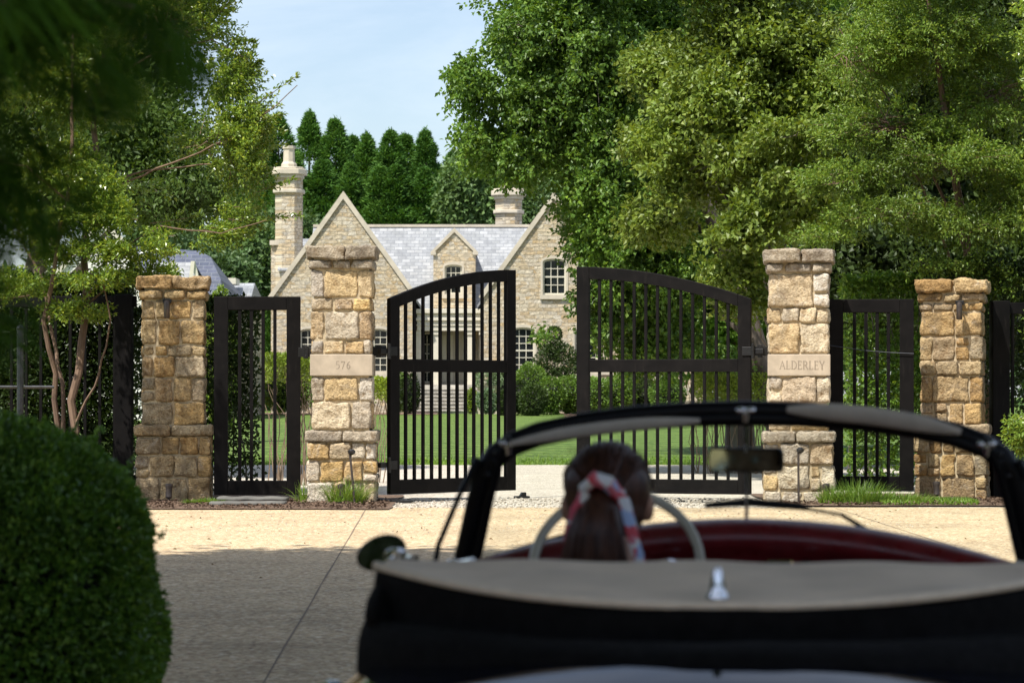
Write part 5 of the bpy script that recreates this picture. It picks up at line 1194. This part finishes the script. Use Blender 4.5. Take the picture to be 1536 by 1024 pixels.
# chrome clips and corner brackets
for (a, z, sc) in ((0, 1.226, 1), (-.548, 1.150, .9), (.548, 1.150, .9)):
    mb = MB(); v = bend(a, z)-.035; mb.sphere((a-.012, v, z+.008), (.013*sc, .010, .009*sc)); mb.sphere((a+.012, v, z+.008), (.013*sc, .010, .009*sc)); mb.lathe([(.006, -.02), (.010, 0)], 10, (a, v, z)); mb.box(a-.02*sc, a+.02*sc, v, v+.025, z, z+.016); mb.build('chrome_catch', M['chrome'], wf, smooth=True)
for s in (-1, 1):
    mb = MB(); mb.tube([(s*.628, bend(.6, 1.10)-.02, 1.12), (s*.634, bend(.6, 1.0)-.02, 1.06)], .012, 8); mb.build('corner_bracket', M['iron'], wf, smooth=True)
    for (a, z) in ((.548, 1.168), (.578, 1.135), (.598, 1.085)): mb = MB(); mb.sphere((s*a, bend(a, z)-.03, z), .008, 10); mb.build('corner_screw', M['iron'], wf, smooth=True)
    mb = MB(); mb.lathe([(.030, 0), (.028, .014), (.014, .022)], 14, (s*.66, .66, .872)); mb.sphere((s*.63, .60, .885), (.022, .03, .014)); mb.tube([(s*.66, .66, .88), (s*.60, .50, .90)], .009, 8); mb.build('post_foot', M['chrome'], wf, smooth=True)
# quarter light frame, left and right
for s in (-1, 1):
    mb = MB(); mb.tube([(s*.622, bend(.62, 1.10)-.05, 1.12), (s*.655, .70, 1.04), (s*.69, .60, .93), (s*.70, .56, .85)], .0065, 8); mb.tube([(s*.70, .56, .85), (s*.69, .80, .845)], .006, 6); mb.build('quarter_light_frame', M['frame_black'], car, smooth=True)
# visors
def visor(a0, z0, a1, z1, w, rz):
    mb = MB(); pts = []; wd = []
    for i in range(13):
        t = i/12; a = a0+(a1-a0)*t; z = z0+(z1-z0)*t + .010*math.sin(math.pi*t); pts.append((a, bend(a, z)-.055, z)); e = min(1, 3.2*min(t+.04, 1.04-t))**.5; wd.append((w*e, .009*e+.002))
    mb.tube(pts, wd, 10, flat=(0, -.45, 1)); return mb.build('sun_visor', M['visor'], car, smooth=True)
visor(-.54, 1.158, -.105, 1.210, .0165, 0); visor(.095, 1.236, .49, 1.186, .023, 0)
# rear-view mirror on its centre rod
rm = empty('rear_view_mirror', (0, 0, 0)); rm.parent = car
mb = MB(); mb.tube([(0, bend(0, 1.24)-.02, 1.235), (0, .86, 1.08), (0, .87, .97)], .0042, 8); mb.tube([(0, .87, 1.13), (-.003, .845, 1.125)], .010, 8); mb.build('rod', M['chrome'], rm, smooth=True)
mm = Matrix.Translation((-.003, .84, 1.118)) @ Matrix.Rotation(R(-15), 4, 'Z') @ Matrix.Rotation(R(3.3), 4, 'X')
def rrect(w, h, r, n=5): return [(sx*(w-r)+r*math.cos(a), sz*(h-r)+r*math.sin(a)) for sx, sz, a0 in ((1, -1, -90), (1, 1, 0), (-1, 1, 90), (-1, -1, 180)) for a in [R(a0+90*i/n) for i in range(n+1)]]
mb = MB(); mb.prism(rrect(.090, .0285, .012), 0, .018, M=mm); mb.build('shell', M['frame_black'], rm, bevel=.003, smooth=True)
mb = MB(); mb.prism(rrect(.0855, .0245, .009), -.0012, .0, M=mm); mb.build('mirror_glass', M['dimmed_mirror'], rm)
# wipers in front of the glass
for s, pts in ((1, [(.34, 1.0, .915), (.22, 1.02, .985), (.10, 1.01, 1.012)]), (-1, [(-.52, .98, .905), (-.40, 1.0, .935), (-.28, 1.0, .955)])):
    wi = MB(); wi.tube([pts[0], pts[1]], [.007, .005], 8)
    if s > 0: wi.tube([(-.105, 1.03, 1.005), (0.0, 1.035, 1.013), (.12, 1.03, 1.004), (.145, 1.025, .998)], [(.003, .007), (.003, .010), (.003, .009), (.003, .005)], 8, flat=(0, 1, 0)); wi.tube([pts[1], (.03, 1.03, 1.016)], .004, 6)
    else: wi.tube([(-.60, .93, .885), (-.45, .99, .925), (-.30, 1.01, .965)], [(.003, .007), (.003, .010), (.003, .006)], 8, flat=(0, 1, 0))
    wi.build('wiper', M['rubber'], car, smooth=True)
# folded soft top: lining on top, canvas folds, latch pin
fold = empty('folded_soft_top', (0, 0, 0)); fold.parent = car
AW = .675
def rear(a):
    e = abs(a)/AW; return Vector((a, -.885+.50*e**2.4, .905+.036*e**2))
NA = 32; g = []; rim = []
for i in range(NA+1):
    a = -AW+2*AW*i/NA; q = rear(a); e = abs(a)/AW; fv = -.34+.02*e; zf = .957-.008*e**2
    row = [Vector((a*(1-.02*t), q.y+(fv-q.y)*t, q.z+(zf-q.z)*t - .006*math.sin(math.pi*t) + .003*math.sin(a*19+t*3))) for t in (0, .08, .3, .55, .8, 1)]
    g.append([tuple(p) for p in row] + [(row[-1].x, row[-1].y+.012, row[-1].z-.05)]); rim.append(q)
surf('lining', g, M['lining'], fold, sub=1, solid=-.006)
mb = MB()
for t_, w_ in ((.34, .0022), (.36, .0016)):
    pts = []
    for i in range(NA+1):
        a = (-AW+2*AW*i/NA)*.97; q = rear(a/.97); fv = -.34+.02*abs(a)/AW; zf = .957-.008*(a/AW)**2; pts.append((a, q.y+(fv-q.y)*t_, q.z+(zf-q.z)*t_-.004))
    mb.tube(pts, w_, 5)
mb.build('seam', M['lining_edge'], fold, smooth=True)
mb = MB(); mb.tube([p+Vector((0, -.002, .001)) for p in rim], (.0085, .0085) and .0085, 8); mb.build('piping', M['lining_edge'], fold, smooth=True)
prof = [(-.02, -.012), (.004, -.004), (.016, -.022), (.022, -.055), (.030, -.075), (.075, -.058), (.14, -.047), (.215, -.062), (.262, -.098), (.272, -.15), (.20, -.20)]
g = []
for i in range(NA+1):
    a = -AW+2*AW*i/NA; e = abs(a)/AW; q = rear(a); q1 = rear(a-.01); q2 = rear(a+.01); d = (q2-q1); n = Vector((d.y, -d.x, 0)).normalized(); 
    row = []
    for k, (o_, z_) in enumerate(prof):
        wv = .008*math.sin(a*9+k)+.006*math.sin(a*23+k*2)+.004*math.sin(a*47-k*1.3)
        dz = z_*(1+.25*e) - (.035*e*e if o_ > .05 else 0); sp = o_*(1-.55*e**3)
        off = n*(sp+wv*.6); off.x *= .25; row.append(tuple(q + off + Vector((0, 0, dz+wv*.35))))
    g.append(row)
surf('canvas', g, M['canvas'], fold, sub=1, solid=.004)
for s in (-1, 1):  # the bunched canvas at the sides, with the hood irons
    mb = MB(); mb.sphere((s*.655, -.30, .85), (.045, .22, .07), 16); mb.sphere((s*.66, -.16, .86), (.04, .18, .05), 14); mb.build('side_fold', M['canvas'], fold, smooth=True)
    mb = MB(); mb.tube([(s*.665, -.30, .935), (s*.68, -.12, .945), (s*.66, .02, .925)], .012, 8); mb.lathe([(.022, 0), (.022, .014), (.01, .02)], 12, (s*.665, -.20, .945)); mb.lathe([(.016, 0), (.016, .012)], 12, (s*.66, -.02, .93)); mb.build('hood_iron', M['chrome'], fold, smooth=True)
p = rear(0); mb = MB(); mb.lathe([(.018, 0), (.020, .005), (.020, .012), (.0135, .020), (.0135, .030), (.0105, .044), (.0085, .054), (.006, .060), (.001, .062)], 20, (p.x+.0, p.y+.035, p.z+.004)); mb.build('latch_pin', M['chrome'], fold, smooth=True)
mb = MB(); mb.lathe([(.026, 0), (.026, .004), (.02, .006)], 20, (p.x, p.y+.035, p.z-.001)); mb.build('pin_base', M['frame_black'], fold, smooth=True)
# side mirrors
def round_mirror(s):
    r_ = empty('side_mirror', (0, 0, 0)); r_.parent = car
    c = Vector((s*.812, .535, .915)); Mx = Matrix.Translation(c) @ Matrix.Rotation(R(3 if s < 0 else 14), 4, 'Z') @ Matrix.Rotation(R(-3), 4, 'X') @ Matrix.Rotation(R(-22*s*-1), 4, 'Y')
    prof = [(.052, 0), (.055, .006), (.050, .022), (.032, .040), (.008, .048)]
    mb = MB(); n = 28; vs = []; fs = []
    for rr, h in prof:
        for k in range(n): t = 2*math.pi*k/n; vs.append((rr*1.06*math.cos(t), h, rr*.70*math.sin(t)))
    for i in range(len(prof)-1):
        for k in range(n): k2 = (k+1) % n; fs.append([i*n+k, i*n+k2, (i+1)*n+k2, (i+1)*n+k])
    fs.append([(len(prof)-1)*n+k for k in range(n)]); mb.add(vs, fs, M=Mx)
    mb.tube([c+Vector((0, .02, -.02)), c+Vector((-s*.04, .03, -.07)), c+Vector((-s*.075, .03, -.12))], [.008, .008, .014], 8); mb.build('shell', M['frame_black'], r_, smooth=True)
    mb = MB(); mb.add([(.051*1.06*math.cos(2*math.pi*k/n), .002, .051*.70*math.sin(2*math.pi*k/n)) for k in range(n)], [list(range(n))], M=Mx); mb.build('mirror_glass', M['dimmed_mirror'], r_)
round_mirror(-1)
# chrome: bumpers, lamps, deck grille
for v, z, s in ((-2.10, .42, -1), (2.26, .42, 1)):
    mb = MB(); mb.tube([(a, v - s*.30*(abs(a)/.80)**3, z) for a in [-.80+1.6*i/20 for i in range(21)]], [(.02, .045)]*21, 10, flat=(0, 1, 0)); b = mb.build('bumper', M['chrome'], car, smooth=True)
    for a in (-.38, .38): mb = MB(); mb.sphere((a, v+s*.03-s*.03, z+.02), (.025, .03, .09)); mb.build('overrider', M['chrome'], b, smooth=True)
for s in (-1, 1):
    mb = MB(); mb.sphere((s*.60, -1.965, .52), (.05, .03, .038)); mb.build('tail_light', M['red_lens'], car, smooth=True)
    hl = MB(); hl.lathe([(.098, -.02), (.10, .02), (.088, .04), (.03, .058), (.002, .06)], 24, (s*.62, 2.02, .64), 'y'); hl.build('headlight', M['mirror'], car, smooth=True)
    mb = MB(); mb.tube([(s*.835, -.06, .66), (s*.852, -.02, .665), (s*.852, .08, .665), (s*.838, .12, .66)], .009, 8); mb.build('door_handle', M['chrome'], car, smooth=True)
zc = lambda v: np.interp(v, [-1.78, -1.45, -1.1], [.685, .775, .840])
gr = MB(); gr.tube([(a, -1.50, float(zc(-1.50))+.012-.20*a*a) for a in [-.16+.32*i/12 for i in range(13)]], [(.008, .014)]*13, 10, flat=(0, 0, 1))
gr.build('deck_trim', M['chrome'], car, smooth=True)

# ================================================================== THE DRIVER
M['skin'] = plain('skin', (.42, .22, .14), .5, var=.06, scale=18, bump=.05)
M['hair'] = None
def hair_mat():
    t = NT('dark_brown_hair'); v = t.coord((1, 1, .12)); n = t.noise(v, 120, 4, .6, .3)
    t.set(col=t.ramp(n, [(.3, (.016, .006, .004)), (.7, (.10, .038, .020))]), rough=.42, spec=.35); t.bump(n, .5, .002); M['hair'] = t.m
    t = NT('patterned_scarf_silk'); v = t.coord(); vo = t.node('ShaderNodeTexVoronoi', inp={'Vector': v, 'Scale': 42.0, 'Randomness': 1.0}); sp = t.node('ShaderNodeSeparateColor'); t.l.new(vo.outputs['Color'], sp.inputs[0])
    t.set(col=t.ramp(sp.outputs[0], [(0, (.62, .05, .07)), (.3, (.70, .70, .72)), (.45, (.60, .08, .12)), (.6, (.35, .45, .68)), (.72, (.72, .70, .66)), (.85, (.62, .16, .20)), (1, (.05, .22, .20))], 'CONSTANT'), rough=.5); M['scarf'] = t.m
hair_mat(); M['shirt'] = plain('navy_cotton', (.02, .025, .05), .85, var=.2, bump=.2); M['trouser'] = plain('pale_linen', (.35, .32, .27), .85, bump=.2)
M['eye'] = plain('eye_white', (.7, .68, .66), .2, var=.02, bump=0)
def capsule(mb, a, b, ra, rb, n=14):
    a, b = Vector(a), Vector(b); d = b-a; k = 6; pts = []; rr = []
    L = max(d.length, 1e-6); u = d/L
    for i in range(k): t = math.pi/2*i/k; pts.append(a-u*ra*math.cos(t)); rr.append(max(ra*math.sin(t), .0005))
    pts.append(a); rr.append(ra); pts.append(b); rr.append(rb)
    for i in range(1, k+1): t = math.pi/2*i/k; pts.append(b+u*rb*math.sin(t)); rr.append(max(rb*math.cos(t), .0005))
    mb.tube(pts, rr, n)
person = empty('person', (CO.x+.0, CO.y, 0), YAW, label='dark-haired driver with a ponytail tied in a red and white scarf', cat='person')
DX = -.282; hc = Vector((DX, .315, 1.050))     # head centre
mb = MB()
mb.sphere(hc, (.074, .092, .104), 24); mb.sphere(hc+Vector((0, .020, -.055)), (.056, .070, .062), 18)       # skull, jaw
mb.sphere(hc+Vector((0, .098, -.018)), (.013, .020, .022), 10); mb.sphere(hc+Vector((0, .108, -.030)), (.015, .014, .011), 10)   # nose
mb.sphere(hc+Vector((0, .082, -.062)), (.026, .013, .008), 10); mb.sphere(hc+Vector((0, .080, -.073)), (.022, .013, .008), 10); mb.sphere(hc+Vector((0, .078, -.098)), (.022, .018, .016), 10)
for s in (-1, 1): mb.sphere(hc+Vector((s*.030, .078, .016)), (.024, .014, .009), 10); mb.sphere(hc+Vector((s*.045, .066, -.028)), (.020, .020, .018), 10); mb.sphere(hc+Vector((s*.088, -.012, -.022)), (.014, .020, .032), 12); mb.sphere(hc+Vector((s*.060, .0, -.03)), (.028, .04, .03), 12)
capsule(mb, hc+Vector((0, -.018, -.06)), (DX, .255, .86), .060, .064)
# torso, arms to the wheel, legs under the dash
capsule(mb, (DX, .22, .80), (DX, .10, .55), .105, .115); capsule(mb, (DX-.12, .235, .815), (DX+.12, .235, .815), .062, .062); capsule(mb, (DX, .21, .70), (DX, .14, .60), .14, .125); capsule(mb, (DX-.08, .10, .52), (DX+.08, .10, .52), .115, .115)
for s in (-1, 1):
    sh = (DX+s*.155, .23, .81); el = (DX+s*.225, .36, .60); wr_ = (DX+s*.175, .535, .74); hd = (DX+s*.172, .585, .785)
    capsule(mb, sh, el, .052, .040); capsule(mb, el, wr_, .040, .025); capsule(mb, wr_, hd, .026, .031)
    kn = (DX+s*.12, .62, .50); an = (DX+s*.12, .90, .32); capsule(mb, (DX+s*.09, .12, .50), kn, .085, .06); capsule(mb, kn, an, .058, .038); capsule(mb, an, (DX+s*.12, 1.0, .30), .035, .028)
    H_ = Vector(hd); ax_ = Vector((s*.35, .48, .80)).normalized()
    for k, (ln, ox) in enumerate(((.030, -.024), (.034, -.008), (.032, .008), (.026, .023))):  # fingers closing round the rim
        b0 = H_+Vector((-s*.004, .022, ox*.9)); b1 = b0+Vector((s*.012, ln, .004)); b2 = b1+Vector((s*.020, .008, -.004)); b3 = b2+Vector((s*.010, -.018, -.002))
        capsule(mb, b0, b1, .0095, .0088, 8); capsule(mb, b1, b2, .0088, .008, 8); capsule(mb, b2, b3, .008, .007, 8)
    t0 = H_+Vector((-s*.018, .0, .018)); t1 = t0+Vector((-s*.012, .020, .022)); t2 = t1+Vector((s*.010, .020, .012)); capsule(mb, t0, t1, .012, .010, 8); capsule(mb, t1, t2, .010, .0085, 8)
pb = mb.build('body', M['skin'], person); m = pb.modifiers.new('remesh', 'REMESH'); m.mode = 'VOXEL'; m.voxel_size = .0062; m.use_smooth_shade = True; m2 = pb.modifiers.new('smooth', 'SMOOTH'); m2.factor = .5; m2.iterations = 4
bake(pb)
for p_ in pb.data.polygons: p_.use_smooth = True
for s in (-1, 1):
    mb = MB(); e = hc+Vector((s*.029, .077, .002)); mb.sphere(e, .012, 12); ey = mb.build('eye', M['eye'], person, smooth=True); mb = MB(); mb.sphere(e+Vector((0, .0085, 0)), .0055, 8); mb.build('iris', M['rubber'], ey, smooth=True)
mb = MB(); capsule(mb, (DX, .22, .80), (DX, .10, .55), .113, .123); capsule(mb, (DX-.12, .235, .812), (DX+.12, .235, .812), .068, .068); capsule(mb, (DX, .21, .70), (DX, .14, .60), .148, .133); capsule(mb, (DX-.08, .10, .52), (DX+.08, .10, .52), .120, .120)
for s in (-1, 1): capsule(mb, (DX+s*.155, .23, .81), (DX+s*.200, .31, .68), .060, .054)
o = mb.build('shirt', M['shirt'], person); m = o.modifiers.new('r', 'REMESH'); m.mode = 'VOXEL'; m.voxel_size = .009; m.use_smooth_shade = True; bake(o)
mb = MB()
for s in (-1, 1): capsule(mb, (DX+s*.09, .12, .50), (DX+s*.12, .62, .50), .094, .068); capsule(mb, (DX+s*.12, .62, .50), (DX+s*.12, .89, .325), .068, .050)
o = mb.build('trousers', M['trouser'], person); m = o.modifiers.new('r', 'REMESH'); m.mode = 'VOXEL'; m.voxel_size = .01; m.use_smooth_shade = True; bake(o)
# hair: cap combed back into a ponytail
mb = MB(); mb.sphere(hc+Vector((0, -.012, .014)), (.094, .099, .105), 28); mb.sphere(hc+Vector((0, -.040, -.030)), (.083, .066, .070), 22); mb.sphere(hc+Vector((0, -.095, -.005)), (.034, .035, .036), 14)
o = mb.build('hair', M['hair'], person); m = o.modifiers.new('r', 'REMESH'); m.mode = 'VOXEL'; m.voxel_size = .005; m.use_smooth_shade = True; m2 = o.modifiers.new('s', 'SMOOTH'); m2.iterations = 4; bake(o)
# cut the cap open at the face
bm = bmesh.new(); bm.from_mesh(o.data); bmesh.ops.delete(bm, geom=[v for v in bm.verts if (v.co.y-hc.y) > .045-.35*max(0, -(v.co.z-hc.z-.03))*0 and (v.co.z-hc.z) < .068 or ((v.co.z-hc.z) < -.02 and (v.co.y-hc.y) > -.022)], context='VERTS'); bm.to_mesh(o.data); bm.free()
for p_ in o.data.polygons: p_.use_smooth = True
hair = o
mb = MB(); tail = [hc+Vector(q) for q in ((-.004, -.10, .002), (-.010, -.135, -.022), (-.016, -.150, -.075), (-.018, -.148, -.140), (-.016, -.138, -.21), (-.012, -.130, -.27), (-.010, -.128, -.32))]
mb.tube(tail, [(.026, .024), (.038, .030), (.052, .034), (.062, .036), (.064, .034), (.050, .028), (.018, .012)], 20, flat=(1, 0, 0))
rnd = random.Random(8)
for i in range(90):  # loose strands over the tail
    a = rnd.uniform(0, 6.28); pts = []
    for j, (q, r_) in enumerate(zip(tail, (.026, .040, .056, .066, .068, .054, .02))): pts.append(q+Vector((math.cos(a)*r_*1.02, math.sin(a)*r_*.58, 0))+Vector((rnd.gauss(0, .0015), rnd.gauss(0, .0015), 0)))
    mb.tube(pts, [.0035, .004, .004, .004, .0035, .003, .001], 5)
mb.build('ponytail', M['hair'], hair, smooth=True)
mb = MB(); hb = hc+Vector((0, -.012, .014))
for i in range(260):  # strands combed back over the skull towards the tie
    a = rnd.uniform(-1.5, 1.5); pts = []; k0 = rnd.uniform(-.2, .35); lift = rnd.uniform(.996, 1.022) if rnd.random() < .9 else rnd.uniform(1.02, 1.06)
    for j in range(8):
        t = k0+(1.0-k0)*j/7; th = math.pi*(.36-.86*t); ca = a*math.cos(max(-.2, t)*1.35)
        dx = math.sin(ca)*.096*lift; r_ = math.cos(ca); dy = math.sin(th)*.101*lift*max(.3, r_); dz = math.cos(th)*.106*lift*max(.15, r_)
        pts.append(hb+Vector((dx, dy, dz))+Vector((rnd.gauss(0, .0006), 0, rnd.gauss(0, .0006))))
    mb.tube(pts, [.0012]*7+[.0006], 3, cap=False)
for i in range(26):  # loose wisps at the nape and crown
    a = rnd.uniform(-1.2, 1.2); p0 = hb+Vector((math.sin(a)*.09, -.05, -.06 if i % 2 else .08)); mb.tube([p0, p0+Vector((rnd.uniform(-.012, .012), -.02, -.02 if i % 2 else .012)), p0+Vector((rnd.uniform(-.03, .03), -.03, -.05 if i % 2 else .004))], [.0008, .0006, .0003], 3, cap=False)
mb.build('strands', M['hair'], hair, smooth=True)
mb = MB()
kn = hc+Vector((-.006, -.118, .004))
mb.tube([kn+Vector((.040*math.cos(t), .004-.012*math.sin(t), .034*math.sin(t))) for t in [2*math.pi*i/24 for i in range(25)]], [(.012+.003*math.sin(i*2.1)) for i in range(25)], 10, cap=False)
mb.tube([kn+Vector(q) for q in ((-.034, -.012, .018), (-.010, -.026, .040), (.018, -.024, .030), (.036, -.012, .004))], [.012, .017, .018, .012], 10)
for pts, wd in ((((.030, -.01, .020), (.052, -.030, -.005), (.066, -.045, -.055), (.078, -.048, -.105), (.092, -.045, -.150), (.100, -.040, -.195)), (.010, .013, .014, .013, .012, .009)), (((-.030, -.01, .010), (-.052, -.014, -.025), (-.066, -.018, -.070), (-.072, -.02, -.11)), (.010, .012, .010, .006))):
    mb.tube([kn+Vector(q) for q in pts], [(w_, .006) for w_ in wd], 8, flat=(1, .3, 0))
sc = mb.build('scarf', M['scarf'], person, smooth=True)
# ================================================================== LIGHT, SKY, CAMERA
EL = R(59); AZ_ = math.atan2(-.52, -.60)     # the sun stands behind the camera to the left
sd = Vector((math.cos(EL)*-.655, math.cos(EL)*-.755, math.sin(EL)))
w = bpy.data.worlds.new('World'); scene.world = w; w.use_nodes = True; nt = w.node_tree
sky = nt.nodes.new('ShaderNodeTexSky'); sky.sky_type = 'NISHITA'; sky.sun_disc = False; sky.sun_elevation = EL; sky.sun_rotation = math.atan2(sd.x, sd.y)
sky.air_density = 1.0; sky.dust_density = 1.6; sky.ozone_density = 2.5; sky.altitude = 300
tc = nt.nodes.new('ShaderNodeTexCoord'); mp = nt.nodes.new('ShaderNodeMapping'); mp.inputs['Scale'].default_value = (1, 1, 3.2); nt.links.new(tc.outputs['Generated'], mp.inputs[0])
nz = nt.nodes.new('ShaderNodeTexNoise'); nz.inputs['Scale'].default_value = 5; nz.inputs['Detail'].default_value = 8; nz.inputs['Roughness'].default_value = .62; nz.inputs['Distortion'].default_value = .5; nt.links.new(mp.outputs[0], nz.inputs['Vector'])
cr = nt.nodes.new('ShaderNodeValToRGB'); cr.color_ramp.elements[0].position = .42; cr.color_ramp.elements[0].color = (.13, .13, .13, 1); cr.color_ramp.elements[1].position = .78; cr.color_ramp.elements[1].color = (.42, .42, .42, 1); nt.links.new(nz.outputs['Fac'], cr.inputs[0])
mx = nt.nodes.new('ShaderNodeMix'); mx.data_type = 'RGBA'; mx.inputs[7].default_value = (8.6, 8.7, 9.0, 1); nt.links.new(cr.outputs[0], mx.inputs[0]); nt.links.new(sky.outputs[0], mx.inputs[6])
bg = nt.nodes['Background']; nt.links.new(mx.outputs[2], bg.inputs[0]); bg.inputs[1].default_value = .10
sl = bpy.data.lights.new('sun', 'SUN'); sl.energy = 4.5; sl.angle = R(.5); sl.color = (1, .955, .885); so = bpy.data.objects.new('sun', sl); COL.objects.link(so); so.rotation_euler = (-sd).to_track_quat('-Z', 'Y').to_euler(); so.location = sd*50
cam = bpy.data.cameras.new('camera'); co = bpy.data.objects.new('camera', cam); COL.objects.link(co); scene.camera = co
co.location = (0, 0, CH); co.rotation_euler = (R(90), 0, 0); cam.sensor_width = 36; cam.lens = F/1536*36; cam.shift_y = (HOR-512)/1536; cam.clip_end = 3000; cam.clip_start = .05
cam.dof.use_dof = True; cam.dof.focus_distance = 34.5; cam.dof.aperture_fstop = 6.3; cam.dof.aperture_blades = 7
scene.view_settings.view_transform = 'Standard'; scene.view_settings.look = 'None'; scene.view_settings.exposure = .72; scene.view_settings.gamma = 1
scene.cycles.max_bounces = 7; scene.cycles.diffuse_bounces = 3; scene.cycles.glossy_bounces = 4; scene.cycles.transmission_bounces = 4; scene.cycles.transparent_max_bounces = 8
scene.cycles.sample_clamp_indirect = 6
